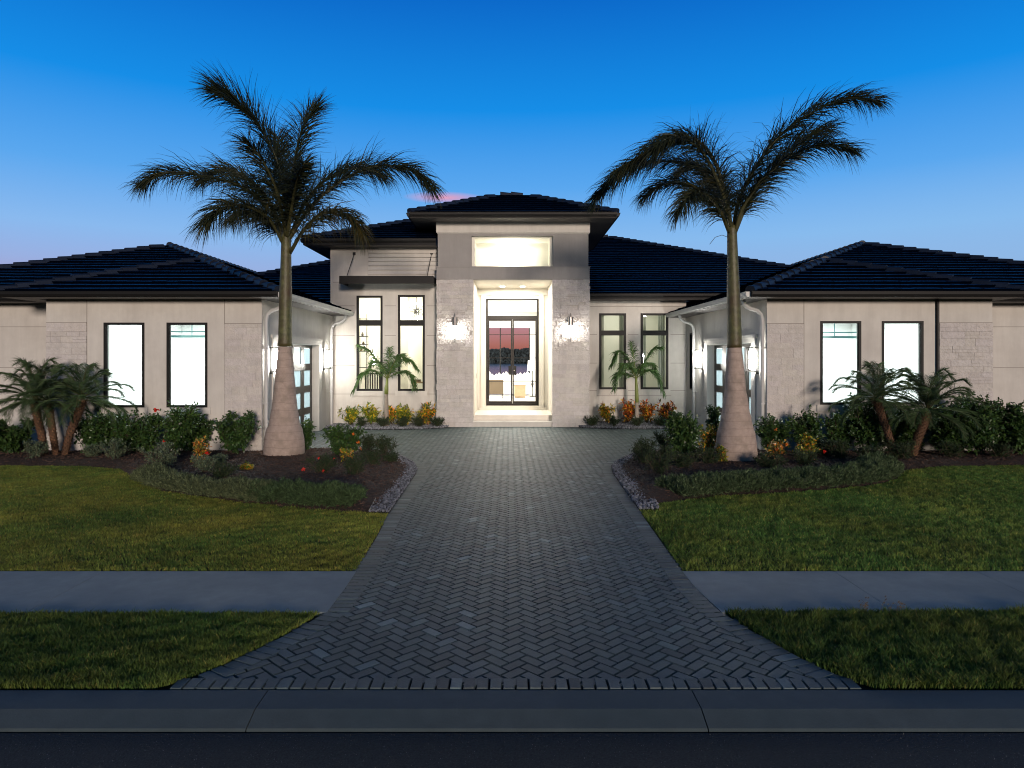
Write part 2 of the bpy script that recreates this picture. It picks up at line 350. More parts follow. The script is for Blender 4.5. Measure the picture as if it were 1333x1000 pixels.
# pavers: 45 degree herringbone with soldier courses along the edges; one top face plus a bevelled rim each
g = MB()
def brick(cx, cy, ang, L, Wd, dz=0.0, gap=.0048):
    ca_, sa_ = math.cos(ang), math.sin(ang)
    v = rnd.random(); c = .74 + .5*rnd.random()
    if v > .955: c *= 1.75
    elif v < .12: c *= .72
    tint_ = (c*(.97+.06*rnd.random()), c, c*(.97+.07*rnd.random()))
    hx, hy = L/2-gap, Wd/2-gap; e = .005; z = dz + rnd.uniform(-.0015, .0015); tx, ty = rnd.uniform(-.004, .004), rnd.uniform(-.005, .005)
    n = len(g.v)
    for (x, y, zz) in [(-hx, -hy, -.020), (hx, -hy, -.020), (hx, hy, -.020), (-hx, hy, -.020), (-hx+e, -hy+e, 0), (hx-e, -hy+e, 0), (hx-e, hy-e, 0), (-hx+e, hy-e, 0)]:
        g.v.append((cx+x*ca_-y*sa_, cy+x*sa_+y*ca_, (z + x*tx + y*ty if zz == 0 else dz+zz)))
    for f in ((4, 5, 6, 7), (0, 1, 5, 4), (1, 2, 6, 5), (2, 3, 7, 6), (3, 0, 4, 7)):
        g.f.append(tuple(n+i for i in f)); g.c.append(tint_)
BW, BL = .10, .20
inner = drive
cells = []
c45 = math.cos(R(45))
# herringbone lattice in rotated frame
for i in range(-70, 215):
    for j in range(-70, 215):
        u, v = i*BW, j*BW
        k = (i - j) % 4
        if k == 0: cells.append((u + BW, v + BW/2, 0))      # lies along u
        elif k == 2: pass
        if (i - j) % 4 == 3: cells.append((u + BW/2, v + BW, 1))
arr = np.array(cells); off = arr[:, :2]
X = (off[:, 0] - off[:, 1])*c45; Yc = (off[:, 0] + off[:, 1])*c45 + 4.6
keep = pip(inner, X, Yc)
keep &= (Yc > 4.975)
for x, y, o in zip(X[keep], Yc[keep], arr[keep, 2]):
    brick(x, y, R(45) + (R(90) if o else 0), BL, BW)
def soldier(path, width=.21, step=.102, inset=.105, dz=.004, side=1, ymin=5.02):
    # bricks laid across the path
    pts = [Vector((a, b, 0)) for a, b in path]; d = 0
    segs = [(pts[i], pts[i+1]) for i in range(len(pts)-1)]
    tot = sum((b-a).length for a, b in segs); n = int(tot/step)
    for k in range(n):
        s_ = (k+.5)*tot/n
        for a, b in segs:
            l = (b-a).length
            if s_ <= l: break
            s_ -= l
        t = (b-a).normalized(); nrm = Vector((-t.y, t.x, 0))*side; c = a + t*s_ + nrm*inset
        if c.y < ymin: continue
        brick(c.x, c.y, math.atan2(t.y, t.x)+R(90), width, tot/n, dz)
soldier(L_edge, side=-1); soldier(R_edge, side=1)
soldier(EB_L[::-1], side=-1, inset=.105); soldier(EB_R, side=-1, inset=.105)
soldier([(-2.44, 4.88), (2.53, 4.88)], width=.165, step=.094, inset=.085, dz=.006, side=1, ymin=0)
struct('driveway', g, M['paver'])
# sidewalks, cut at the driveway edge
g = MB()
jl = [-1.70, -40]
for a, b in ((-40, -14.2), (-14.2, -10.9), (-10.9, -7.7), (-7.7, -4.5)):
    g.prism([(a+.004, 6.35, -.03), (b-.004, 6.35, -.03), (b-.004, 7.58, -.03), (a+.004, 7.58, -.03)], (0, 0, .032))
g.prism([(-4.496, 6.35, -.03), (-1.70, 6.35, -.03), (-1.69, 7.0, -.03), (-1.70, 7.58, -.03), (-4.496, 7.58, -.03)], (0, 0, .032))
g.prism([(1.98, 6.35, -.03), (3.60, 6.35, -.03), (3.60, 7.58, -.03), (1.92, 7.58, -.03), (1.92, 7.0, -.03)], (0, 0, .032))
for a, b in ((3.60, 5.18), (5.18, 6.76), (6.76, 9.9), (9.9, 40)):
    g.prism([(a+.006, 6.35, -.03), (b, 6.35, -.03), (b, 7.58, -.03), (a+.006, 7.58, -.03)], (0, 0, .032))
struct('sidewalk', g, M['concrete'])
# planting beds
bedL = [(-1.96, 10.35), (-2.9, 10.6), (-4.5, 11.2), (-6.17, 12.1), (-7.3, 13.3), (-8.2, 14.4), (-9.2, 14.85), (-11.5, 14.95), (-22, 15.0), (-22, 18.4), (-11.6, 18.4), (-11.6, 17.1), (-6.2, 17.1), (-6.2, 17.65), (-3.9, 17.55), (-3.2, 17.25), (-2.80, 16.7), (-2.45, 15.9), (-2.15, 15.15), (-2.0, 14.55), (-1.96, 14.0), (-1.92, 12.4)]
bedR = [(2.06, 10.9), (2.8, 11.3), (3.6, 11.7), (4.6, 11.95), (5.8, 12.3), (6.9, 12.75), (7.6, 13.4), (8.3, 14.35), (9.3, 14.85), (11.5, 15.05), (22, 15.1), (22, 18.4), (12.1, 18.4), (12.1, 17.1), (6.45, 17.1), (6.45, 17.8), (4.4, 17.7), (3.65, 17.35), (3.15, 16.75), (2.75, 16.1), (2.41, 15.3), (2.24, 14.7), (2.17, 14.0), (2.11, 12.4)]
def dist_edge(poly, x, y):
    d = np.full(x.shape, 1e9)
    for (ax, ay), (bx, by) in zip(poly, poly[1:]+poly[:1]):
        vx, vy = bx-ax, by-ay; L2 = vx*vx+vy*vy
        t = np.clip(((x-ax)*vx+(y-ay)*vy)/L2, 0, 1); d = np.minimum(d, np.hypot(x-ax-t*vx, y-ay-t*vy))
    return d
def noise2(x, y, s, seed=0):
    r = np.random.default_rng(seed); v = 0
    for k in range(6):
        a = r.uniform(0, 2*np.pi); f = s*r.uniform(.6, 1.7); p = r.uniform(0, 6.28)
        v = v + np.sin(f*(x*np.cos(a)+y*np.sin(a))+p + 1.3*np.sin(.7*f*(y*np.cos(a)-x*np.sin(a))+p*2))
    return v/6
def mound(poly, x, y): return np.minimum(dist_edge(poly, x, y)*.22, .10) + .012*noise2(x, y, 5, 3)
def bed(name, poly, x0, x1, y0, y1, st=.1):
    b = MB(); nx, ny = int((x1-x0)/st), int((y1-y0)/st)
    gx, gy = np.meshgrid(x0+np.arange(nx+1)*st, y0+np.arange(ny+1)*st)
    ins = pip(poly, gx, gy); h = np.where(ins, mound(poly, gx, gy) + .004, -.02)
    b.v = np.stack([gx, gy, h], -1).reshape(-1, 3).tolist()
    for j in range(ny):
        for i in range(nx):
            if ins[j, i] or ins[j+1, i] or ins[j, i+1] or ins[j+1, i+1]:
                a = j*(nx+1)+i; b.f.append((a, a+1, a+nx+2, a+nx+1)); b.c.append(None)
    return tag(b.build(name, M['mulch'], smooth=True), kind='structure')
bed('mulch_bed', bedL, -17, -1.9, 10, 18.5); bed('mulch_bed', bedR, 2, 17, 10.5, 18.5)
def flat_bed(name, pts, m, z): 
    b = MB(); b.prism([(x, y, -.02) for x, y in pts], (0, 0, .02+z)); return tag(b.build(name, m), kind='structure')
entL = [(-6.2, 24.0), (-6.2, 22.98)] + EB_L[::-1][1:] + [(-2.0, 24.0)]
entR = [(2.3, 24.9), (2.3, 23.5)] + EB_R[1:] + [(6.45, 24.9)]
flat_bed('gravel_bed', entL, M['joint_sand'], .02); flat_bed('gravel_bed', entR, M['joint_sand'], .02)
g = MB(); g.box(-6.1, -5.35, 23.05, 23.9, .0, .045); struct('landing_slab', g, M['concrete'])

# loose chips, pebbles: rotated little boxes / octahedra
def rand_rot(n, r):
    q = r.normal(size=(n, 4)); q /= np.linalg.norm(q, axis=1)[:, None]; a, b, c, d = q.T
    return np.stack([np.stack([1-2*(c*c+d*d), 2*(b*c-a*d), 2*(b*d+a*c)], -1), np.stack([2*(b*c+a*d), 1-2*(b*b+d*d), 2*(c*d-a*b)], -1), np.stack([2*(b*d-a*c), 2*(c*d+a*b), 1-2*(b*b+c*c)], -1)], 1)
def scatter(poly, n, r):
    xs_ = [p[0] for p in poly]; ys_ = [p[1] for p in poly]
    x = r.uniform(min(xs_), max(xs_), n); y = r.uniform(min(ys_), max(ys_), n); k = pip(poly, x, y); return x[k], y[k]
def chips(name, poly, n, seed, hfun):
    r = np.random.default_rng(seed); x, y = scatter(poly, n, r); k = (np.abs(x) < 14); x, y = x[k], y[k]; n = len(x)
    q = np.array([[-1, -1, 0], [1, -.8, .15], [1, 1, 0], [-.9, .9, -.1]], float)[None]*np.stack([r.uniform(.018, .05, n), r.uniform(.006, .014, n), np.full(n, .01)], -1)[:, None, :]
    Rm = rand_rot(n, r); flat = np.array([1, 1, .35]); v = np.einsum('nij,nkj->nki', Rm, q)*flat
    v += np.stack([x, y, hfun(x, y)+.012], -1)[:, None, :]
    c = r.uniform(.35, 1.7, (n, 1))*np.array([1, 1, 1]); 
    return tag(np_mesh(name, v.reshape(-1, 3), 4, M['chip'], colors=c), kind='stuff')
o = chips('bark_mulch', bedL, 60000, 11, lambda x, y: mound(bedL, x, y)); tag(o, 'brown bark mulch covering the left planting bed', 'mulch')
o = chips('bark_mulch', bedR, 60000, 12, lambda x, y: mound(bedR, x, y)); tag(o, 'brown bark mulch covering the right planting bed', 'mulch')
def pebbles(name, poly, n, seed, size, z, dark=1.0):
    r = np.random.default_rng(seed); x, y = scatter(poly, n, r); n = len(x)
    oc = []
    for a in range(6):
        for s_ in (1, -1):
            a0, a1 = a*np.pi/3, (a+1)*np.pi/3
            p0, p1 = [np.cos(a0), np.sin(a0), 0], [np.cos(a1), np.sin(a1), 0]
            m0, m1 = [.6*np.cos(a0), .6*np.sin(a0), s_*.8], [.6*np.cos(a1), .6*np.sin(a1), s_*.8]
            oc.append([p0, p1, m1, m0]); oc.append([m0, m1, [0, 0, s_], [0, 0, s_]])
    oc = np.array(oc, float).reshape(-1, 3)
    sc_ = np.stack([r.uniform(.7, 1.3, n), r.uniform(.6, 1, n), r.uniform(.45, .75, n)], -1)*r.uniform(size*.6, size*1.25, n)[:, None]
    v = np.einsum('nij,nkj->nki', rand_rot(n, r), oc[None]*sc_[:, None, :])
    v += np.stack([x, y, z + r.uniform(0, size, n)], -1)[:, None, :]
    nf = len(oc)//4; v = v.reshape(n, nf, 4, 3)
    # drop degenerate corner: keep as quads (two equal corners are merged visually)
    c = np.repeat(r.uniform(.45, 1.9, (n, 1))**1.2*np.array([1, 1, 1.03])*dark, nf, axis=0)
    v[:, 1::2, 3] = v[:, 1::2, 2] * .999 + v[:, 1::2, 0]*.001
    return tag(np_mesh(name, v.reshape(-1, 3), 4, M['pebble'], colors=c), kind='stuff')
def offs(path, d):
    res = []
    for i, (x, y) in enumerate(path):
        a = path[max(i-1, 0)]; b = path[min(i+1, len(path)-1)]; t = Vector((b[0]-a[0], b[1]-a[1])).normalized()
        res.append((x - t.y*d, y + t.x*d))
    return res
for side, path, wdt in ((1, L_edge[9:18], .42), (-1, R_edge[9:18], .50)):
    ws = [.30]+[wdt]*(len(path)-2)+[.1]
    inn = [(p[0] + (q[0]-p[0])*w_, p[1]+(q[1]-p[1])*w_) for p, q, w_ in zip(path, offs(path, side), ws)]
    strip = path + inn[::-1]
    o = pebbles('pebble_border', strip, 16000, 21, .026, .02)
    tag(o, 'strip of grey pebbles edging the %s bed beside the driveway' % ('left' if side == 1 else 'right'), 'pebbles')
    b = MB(); b.prism([(x, y, 0) for x, y in strip], (0, 0, .018)); tag(b.build('pebble_base', M['joint_sand']), kind='structure')
    if side == 1:
        t = thing('bed_edging', (inn[2][0], inn[2][1], 0), 'pale curved edging strip between pebbles and mulch on the left bed', 'edging')
        b = MB(); b.tube([(x, y, .055) for x, y in inn], .009, 6); b.build('edging_strip', M['edging'], t)
o = pebbles('pebble_cover', entL, 14000, 31, .035, .025, 1.3); tag(o, 'grey pebbles round the young palm left of the entrance', 'pebbles')
o = pebbles('pebble_cover', entR, 14000, 32, .035, .025, .9); tag(o, 'grey pebbles round the young palm right of the entrance', 'pebbles')

r = np.random.default_rng(91); n = 3600
x = r.uniform(-4.5, 4.5, n); y = 4.43 - np.abs(r.normal(0, 1, n))*.45; k = y > 3.2; x, y = x[k], y[k]; n = len(x)
q = np.array([[-1, -1, 0], [1, -.7, .3], [.8, 1, .5], [-.9, .8, .2]], float)
v = np.einsum('nij,nkj->nki', rand_rot(n, r), q[None]*r.uniform(.0008, .0022, n)[:, None, None]) + np.stack([x, y, np.full(n, -.064)], -1)[:, None, :]
tag(np_mesh('road_grit', v.reshape(-1, 3), 4, M['pebble'], colors=r.uniform(.5, 1.8, (n, 1))*np.ones((1, 3))), 'fine pale grit lying on the dark road along the kerb', 'grit', kind='stuff')
# grass blades
def grass(name, poly, n, seed, hmin, hmax, wd, lab):
    r = np.random.default_rng(seed); x, y = scatter(poly, n, r); k = np.abs(x) < .80*y + 3.4; x, y = x[k], y[k]; n = len(x)
    cl = noise2(x, y, 2.4, 8); c2 = noise2(x, y, 9, 18); c3 = noise2(x, y, 26, 28)
    h = r.uniform(hmin, hmax, n)*(1 + .35*c2 + .35*c3); h = np.maximum(h, .012)
    a = r.uniform(0, 2*np.pi, n); la = r.uniform(0, 2*np.pi, n); ln = h*r.uniform(.15, .95, n)
    wv = np.stack([np.cos(a), np.sin(a), 0*a], -1)*(wd*r.uniform(.6, 1.2, n)*(y/9.0+.3))[:, None]
    b = np.stack([x, y, np.full(n, -.012)], -1); up = np.stack([np.cos(la)*ln, np.sin(la)*ln, h], -1)
    mid = b + up*np.array([.35, .35, .6]); tip = b + up
    v = np.stack([b-wv, b+wv, mid+wv*.8, mid-wv*.8, mid-wv*.8, mid+wv*.8, tip+wv*.12, tip-wv*.12], 1).reshape(-1, 3)
    dry = np.clip((.25 if hmin in (.022, .03) or wd < .0044 else .45)+.6*cl+.35*c2, 0, 1)
    g1 = np.array([.62, .90, .75]); g2 = np.array([1.35, 1.15, .85]); br = np.array([1.7, 1.2, 1.2])
    c = g1[None]*(1-dry[:, None]) + g2[None]*dry[:, None]
    isb = r.random(n) < (.06+.18*np.clip(c3+.2*cl, 0, 1)); c[isb] = br
    c *= (r.uniform(.5, 1.3, n)*(1+.3*c3))[:, None]*(.72 if hmin > .024 else 1.05)*(1+.30*noise2(x, y, 1.3, 61)+.22*noise2(x, y, 4.5, 62))[:, None]*(np.array([1.12, .98, .95]) if name == 'lawn_grass' and poly is lL else np.array([1., 1, 1]))
    o = np_mesh(name, v, 4, M['grass'], colors=np.repeat(c, 2, axis=0)); return tag(o, lab, 'grass', kind='stuff')
vL = [(-9, 4.90), (-2.55, 4.90), (-2.38, 5.05), (-2.20, 5.29), (-2.02, 5.63), (-1.86, 6.02), (-1.76, 6.33), (-9, 6.33)]
vR = [(9, 4.88), (2.64, 4.90), (2.50, 5.04), (2.34, 5.31), (2.20, 5.67), (2.09, 6.02), (2.01, 6.36), (9, 6.40)]
lL = [(-14, 7.60), (-1.71, 7.60), (-1.77, 9.0), (-1.84, 10.38), (-2.9, 10.63), (-4.5, 11.23), (-6.17, 12.13), (-7.3, 13.33), (-8.2, 14.43), (-9.2, 14.88), (-11.5, 14.98), (-18, 15.0), (-18, 7.6)]
lR = [(14, 7.60), (1.93, 7.60), (1.98, 9.0), (2.03, 10.6), (2.05, 10.88), (2.8, 11.27), (3.6, 11.67), (4.6, 11.92), (5.8, 12.27), (6.9, 12.72), (7.6, 13.37), (8.3, 14.32), (9.3, 14.82), (11.5, 15.02), (18, 15.1), (18, 7.6)]
grass('verge_grass', vL, 150000, 41, .025, .055, .0042, 'short dark grass on the verge left of the driveway by the kerb')
grass('verge_grass', vR, 150000, 42, .03, .065, .0046, 'thicker green grass on the verge right of the driveway by the kerb')
grass('lawn_grass', lL, 560000, 43, .02, .042, .0045, 'yellow green lawn between the left sidewalk and planting bed')
grass('lawn_grass', lR, 560000, 44, .022, .046, .0046, 'green lawn between the right sidewalk and planting bed')

# lake and the wood on its far shore, seen through the glass front door
g = MB(); g.quad((-400, 62, -.018), (400, 62, -.018), (400, 300, -.018), (-400, 300, -.018)); struct('lake', g, M['lake'])
r = np.random.default_rng(77); n = 60000
x = r.uniform(-70, 60, n); base = 6.2 + 1.6*noise2(x, x*0, .16, 4) + 1.0*noise2(x, x*0, .7, 5) + .5*noise2(x, x*0, 2.2, 6)
z = base*r.random(n)**.7; y = 303 + r.uniform(0, 10, n)
q = np.array([[-1, 0, -1], [1, 0, -.6], [.9, 0, 1], [-.7, 0, .8]], float)
v = np.einsum('nij,nkj->nki', rand_rot(n, r), q[None]*r.uniform(.25, .6, n)[:, None, None]) + np.stack([x, y, z], -1)[:, None, :]
o = np_mesh('far_wood', v.reshape(-1, 3), 4, M['rock'], colors=r.uniform(.8, 1.15, (n, 1))*np.ones((1, 3)))
tag(o, 'dark wood on the far shore of the lake seen through the front door', 'wood', kind='stuff')
# ------------------------------------------------------------------ the house
house = thing('house', (0.13, 23.4, 0), 'single-storey pale stucco and stone house with dark tiled hip roofs, lit at dusk', 'house')
def part(name, mb, m, parent=None, smooth=False, label=None):
    o = mb.build(name, M[m], parent or house, smooth)
    if label: o['label'] = label
    return o
def wall(mb, axis, p0, p1, a0, a1, z0, z1, holes=()):
    """slab between p0 and p1 on its normal axis, spanning a0..a1, with rectangular holes (a0,a1,z0,z1)"""
    As = sorted({a0, a1, *[h[0] for h in holes], *[h[1] for h in holes]}); Zs = sorted({z0, z1, *[h[2] for h in holes], *[h[3] for h in holes]})
    for i in range(len(As)-1):
        run = None
        for j in range(len(Zs)-1):
            ca, cz = (As[i]+As[i+1])/2, (Zs[j]+Zs[j+1])/2
            solid = not any(h[0] < ca < h[1] and h[2] < cz < h[3] for h in holes)
            if solid: run = [run[0], Zs[j+1]] if run else [Zs[j], Zs[j+1]]
            if run and (not solid or j == len(Zs)-2):
                if axis == 'y': mb.box(As[i], As[i+1], p0, p1, run[0], run[1])
                else: mb.box(p0, p1, As[i], As[i+1], run[0], run[1])
                run = None
def stones(mb, axis, p, d, a0, a1, z0, z1, seed, hmin=.10, hmax=.22, rough=.022, out=.03):
    """ledger stone: blocks standing proud of plane p in direction d"""
    r = random.Random(seed); z = z0
    while z < z1 - .02:
        h = r.uniform(hmin, hmax)
        if z1 - (z+h) < .09: h = z1 - z
        a = a0 - r.uniform(0, .35)
        while a < a1:
            L = r.choice((.28, .36, .45, .6)) * r.uniform(.85, 1.15); b = min(a+L, a1); s_ = max(a, a0)
            if a1 - b < .08: b = a1
            if b > s_ + .01:
                pr = out + r.uniform(0, rough); c = r.uniform(.94, 1.05); col = (c, c*r.uniform(.98, 1.0), c*r.uniform(.96, 1.01))
                split_ = h > .15 and r.random() < .4
                zz = [(z, z+h)] if not split_ else [(z, z+h*.5), (z+h*.5, z+h)]
                for k, (q0, q1) in enumerate(zz):
                    pp = pr + (0 if k == 0 else r.uniform(-.008, .008))
                    lo, hi = sorted((p - d*.02, p + d*pp))
                    if axis == 'y': mb.box(s_+.002, b-.002, lo, hi, q0+.002, q1-.002, col)
                    else: mb.box(lo, hi, s_+.002, b-.002, q0+.002, q1-.002, col)
            a = b if b > a else a1
            if a >= a1 - .001: break
        z += h
def window(axis, p, d, a0, a1, z0, z1, rails=(), fw=.055, sill=True, par=None, pane='glass', glow=None):
    """dark metal window: the frame mesh is the part; pane and sill are its sub-parts.  d = outward direction"""
    mb = MB(); dep = .09
    def bx(m, u0, u1, q0, q1, v0, v1):
        lo, hi = sorted((p + d*q0, p + d*q1))
        if axis == 'y': m.box(u0, u1, lo, hi, v0, v1)
        else: m.box(lo, hi, u0, u1, v0, v1)
    bx(mb, a0, a0+fw, -dep, .018, z0, z1); bx(mb, a1-fw, a1, -dep, .018, z0, z1)
    bx(mb, a0+fw, a1-fw, -dep, .018, z0, z0+fw); bx(mb, a0+fw, a1-fw, -dep, .018, z1-fw, z1)
    for (r0, r1) in rails: bx(mb, a0+fw, a1-fw, -dep, .016, r0, r1)
    # thin inner bead
    bx(mb, a0+fw, a0+fw+.012, -.05, -.01, z0+fw, z1-fw); bx(mb, a1-fw-.012, a1-fw, -.05, -.01, z0+fw, z1-fw)
    o = part('window', mb, 'bronze')
    edges = [z0+fw] + [v for r_ in rails for v in r_] + [z1-fw]
    for k in range(0, len(edges), 2):
        m2 = MB()
        lo = p - d*.03
        if axis == 'y': m2.quad((a0+fw, lo, edges[k]), (a1-fw, lo, edges[k]), (a1-fw, lo, edges[k+1]), (a0+fw, lo, edges[k+1]))
        else: m2.quad((lo, a0+fw, edges[k]), (lo, a1-fw, edges[k]), (lo, a1-fw, edges[k+1]), (lo, a0+fw, edges[k+1]))
        part('pane', m2, pane, o)
    if sill:
        m3 = MB(); bx(m3, a0-.09, a1+.09, -.02, .035, z0-.17, z0-.004); part('sill', m3, 'stucco_trim', o)
    return o
def room(x0, x1, y0, y1, z0, z1, wm, fm='tilefloor', skip='', t=.06, holes_back=(), ceil=None):
    """interior walls, floor and ceiling of a lit room (skip: which sides are left to other walls)"""
    b = MB()
    if 'L' not in skip: b.box(x0-t, x0, y0, y1, z0, z1)
    if 'R' not in skip: b.box(x1, x1+t, y0, y1, z0, z1)
    if 'B' not in skip: wall(b, 'y', y1, y1+t, x0, x1, z0, z1, holes_back)
    b.box(x0-t, x1+t, y0, y1+t, z1+.002, z1+t)
    part('inner_wall', b, wm)
    b = MB(); b.box(x0-t, x1+t, y0, y1+t, z0-t, z0-.002); part('floor', b, fm)
def joints(mb):
    for k in range(0, len(mb.v), 8):
        m = MB(); m.v = mb.v[k:k+8]; m.f = [tuple(i-k for i in f) for f in mb.f[k//8*6:k//8*6+6]]; m.c = [None]*6; part('control_joint', m, 'joint')
def area(name, loc, sx, sy, watts, col=(1, .93, .82), rot=(0, 0, 0), spread=180, shape='RECTANGLE'):
    d = bpy.data.lights.new(name, 'AREA'); d.shape = shape; d.size = sx
    if shape in ('RECTANGLE', 'ELLIPSE'): d.size_y = sy
    d.energy = watts; d.color = col; d.spread = R(spread)
    o = bpy.data.objects.new(name, d); COL.objects.link(o); o.location = loc; o.rotation_euler = rot
    return o

TX0, TX1 = -2.45, 2.71      # tower
OX0, OX1 = -1.24, 1.50      # its opening
GLX, GRX = -6.20, 6.45      # garage side walls
GF = 17.1                   # garage front walls
# --- tower
b = MB()
b.box(TX0, OX0, 23.4, 26.3, 0, 5.05); part('pillar', b, 'stucco'); b = MB(); b.box(OX1, TX1, 23.4, 26.3, 0, 5.05); part('pillar', b, 'stucco')
for k, (a, c) in enumerate(((TX0, OX0), (OX1, TX1))):
    b = MB()
    stones(b, 'y', 23.4, -1, a-.03, c+(.0 if k == 0 else .03), 0, 2.62, 50+k, out=.035, rough=.012); part('stone_cladding', b, 'stone')
    b = MB()
    stones(b, 'y', 23.4, -1, a-.03, c+(.0 if k == 0 else .03), 2.62, 5.05, 60+k, hmin=.10, hmax=.17, out=.03, rough=.055)
    part('stone_cladding', b, 'split')
    b = MB(); sx = TX0 if k == 0 else TX1; stones(b, 'x', sx, -1 if k == 0 else 1, 23.37, 24.0 if k == 0 else 24.9, 0, 5.05, 70+k, out=.03, rough=.03); part('stone_cladding', b, 'stone')
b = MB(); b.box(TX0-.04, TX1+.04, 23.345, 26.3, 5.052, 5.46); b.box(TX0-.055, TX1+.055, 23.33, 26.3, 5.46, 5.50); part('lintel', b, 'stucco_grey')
NX0, NX1 = -1.29, 1.50
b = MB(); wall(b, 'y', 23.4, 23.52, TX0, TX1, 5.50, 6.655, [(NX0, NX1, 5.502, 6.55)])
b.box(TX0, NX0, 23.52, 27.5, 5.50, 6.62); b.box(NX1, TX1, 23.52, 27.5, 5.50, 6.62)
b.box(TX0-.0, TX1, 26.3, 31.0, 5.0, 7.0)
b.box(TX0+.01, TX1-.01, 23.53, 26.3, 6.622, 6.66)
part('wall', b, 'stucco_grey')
b = MB(); b.box(TX0-.05, TX1+.05, 23.345, 26.3, 6.662, 7.02); b.box(TX0-.03, TX1+.03, 23.37, 26.3, 6.63, 6.662); part('frieze', b, 'stucco_trim')
b = MB(); b.box(NX0+.001, NX1-.001, 24.75, 24.8, 5.505, 6.61); b.box(NX0, NX0+.09, 23.55, 24.75, 5.51, 6.60); b.box(NX1-.09, NX1, 23.55, 24.75, 5.51, 6.60)
b.box(NX0+.09, NX1-.09, 23.55, 24.75, 6.52, 6.60); b.box(NX0+.09, NX1-.09, 23.45, 24.75, 5.502, 5.51)
part('niche', b, 'cream_paint')
b = MB(); b.tube([(.12, 24.3, 5.512), (.12, 24.3, 5.58)], .05, 12); o = part('niche_lamp', b, 'black')
b = MB(); b.tube([(.12, 24.3, 5.581), (.12, 24.3, 5.60)], .045, 12); part('bulb', b, 'bulb', o)
# --- entry recess
b = MB(); wall(b, 'y', 26.2, 26.4, OX0, OX1, .38, 5.05, [(-.884, 1.12, .54, 4.64)])
b.box(OX0, OX0+.02, 23.46, 26.2, .38, 5.05); b.box(OX1-.02, OX1, 23.46, 26.2, .38, 5.05); b.box(OX0+.02, OX1-.02, 23.45, 26.2, 5.035, 5.05)
part('wall', b, 'porch_paint')
b = MB(); b.box(-1.08, -.905, 26.13, 26.2, .46, 4.76); b.box(1.14, 1.315, 26.13, 26.2, .46, 4.76); b.box(-1.11, 1.345, 26.12, 26.2, 4.76, 4.79)
b.box(-1.16, 1.39, 26.02, 26.2, .384, .46); b.box(-1.02, 1.26, 26.1, 26.2, .46, .538)
part('door_casing', b, 'porch_paint')
b = MB(); b.box(OX0+.001, OX1-.001, 23.80, 26.25, .0, .378); b.box(OX0+.001, OX1-.001, 23.76, 23.80, .33, .378); part('porch_floor', b, 'tilefloor')
b = MB(); b.box(OX0+.001, OX1-.001, 23.44, 23.80, 0, .186); b.box(OX0+.001, OX1-.001, 23.41, 23.46, .15, .189); part('step', b, 'stucco_trim')
b = MB(); b.tube([(-1.0, 23.425, 0), (-1.0, 23.43, 0)], .001, 3)
# front door: frame, two glazed leaves, transom
b = MB(); x0, x1, zb, zt = -.884, 1.12, .54, 4.64; yo, yi = 26.16, 26.30
b.box(x0, x0+.06, yo, yi, zb, zt); b.box(x1-.06, x1, yo, yi, zb, zt); b.box(x0+.06, x1-.06, yo, yi, zb, zb+.07); b.box(x0+.06, x1-.06, yo, yi, zt-.06, zt); b.box(x0+.06, x1-.06, yo, yi, 3.86, 3.98)
fd = part('front_door', b, 'door_frame')
b = MB(); b.quad((x0+.06, 26.22, 3.98), (x1-.06, 26.22, 3.98), (x1-.06, 26.22, zt-.06), (x0+.06, 26.22, zt-.06)); part('transom_pane', b, 'clear_glass', fd)
xm = .118
for s_ in (-1, 1):
    a, c = (x0+.065, xm-.003) if s_ < 0 else (xm+.003, x1-.065)
    b = MB(); y0_, y1_ = 26.17, 26.25
    b.box(a, a+.055, y0_, y1_, zb+.075, 3.855); b.box(c-.055, c, y0_, y1_, zb+.075, 3.855)
    b.box(a+.055, c-.055, y0_, y1_, zb+.075, zb+.17); b.box(a+.055, c-.055, y0_, y1_, 3.79, 3.855)
    for zz in (1.47, 2.37, 3.26): b.box(a+.055, c-.055, y0_+.02, y1_-.02, zz-.011, zz+.011)
    part('door_leaf', b, 'door_frame', fd)
    b = MB(); b.quad((a+.055, 26.21, zb+.17), (c-.055, 26.21, zb+.17), (c-.055, 26.21, 3.79), (a+.055, 26.21, 3.79)); part('pane', b, 'clear_glass', fd)
b = MB(); b.box(xm-.15, xm-.006, 26.145, 26.17, 1.72, 2.06); b.box(xm+.006, xm+.15, 26.145, 26.17, 1.72, 2.06); b.box(xm-.13, xm-.11, 26.10, 26.15, 1.76, 2.02); b.box(xm+.11, xm+.13, 26.10, 26.15, 1.76, 2.02); part('handle', b, 'bronze', fd)
b = MB(); b.tube([(xm+.07, 26.14, 1.89), (xm+.07, 26.12, 1.89)], .022, 12); part('lock', b, 'nickel', fd)
b = MB(); b.box(-1.215, -1.205, 24.9, 24.98, 1.62, 1.80); part('doorbell', b, 'black')
for cx in (-.25, .50):
    b = MB(); b.tube([(cx, 25.5, 5.034), (cx, 25.5, 5.025)], .085, 16); o = part('ceiling_lamp', b, 'canlight')
area('porch_light', (.13, 24.9, 5.0), 1.6, 1.6, 320, (1, .94, .82))
area('niche_light', (.12, 24.2, 5.62), .5, .3, 34, (1, .94, .80), (R(180-35), 0, 0))

# --- great room seen through the front door
room(-4.6, 1.62, 26.45, 40, .42, 5.0, 'white_paint', holes_back=[(-3.6, 1.20, .42, 4.13)], ceil=True)
b = MB()
for x_ in (-3.6, -2.05, -.56, 1.15): b.box(x_, x_+.06, 40.0, 40.05, .42, 4.13)
part('rear_window', b, 'bronze')
area('great_room_light', (-1.2, 33, 4.95), 4.5, 10, 1500, (1, .95, .86))
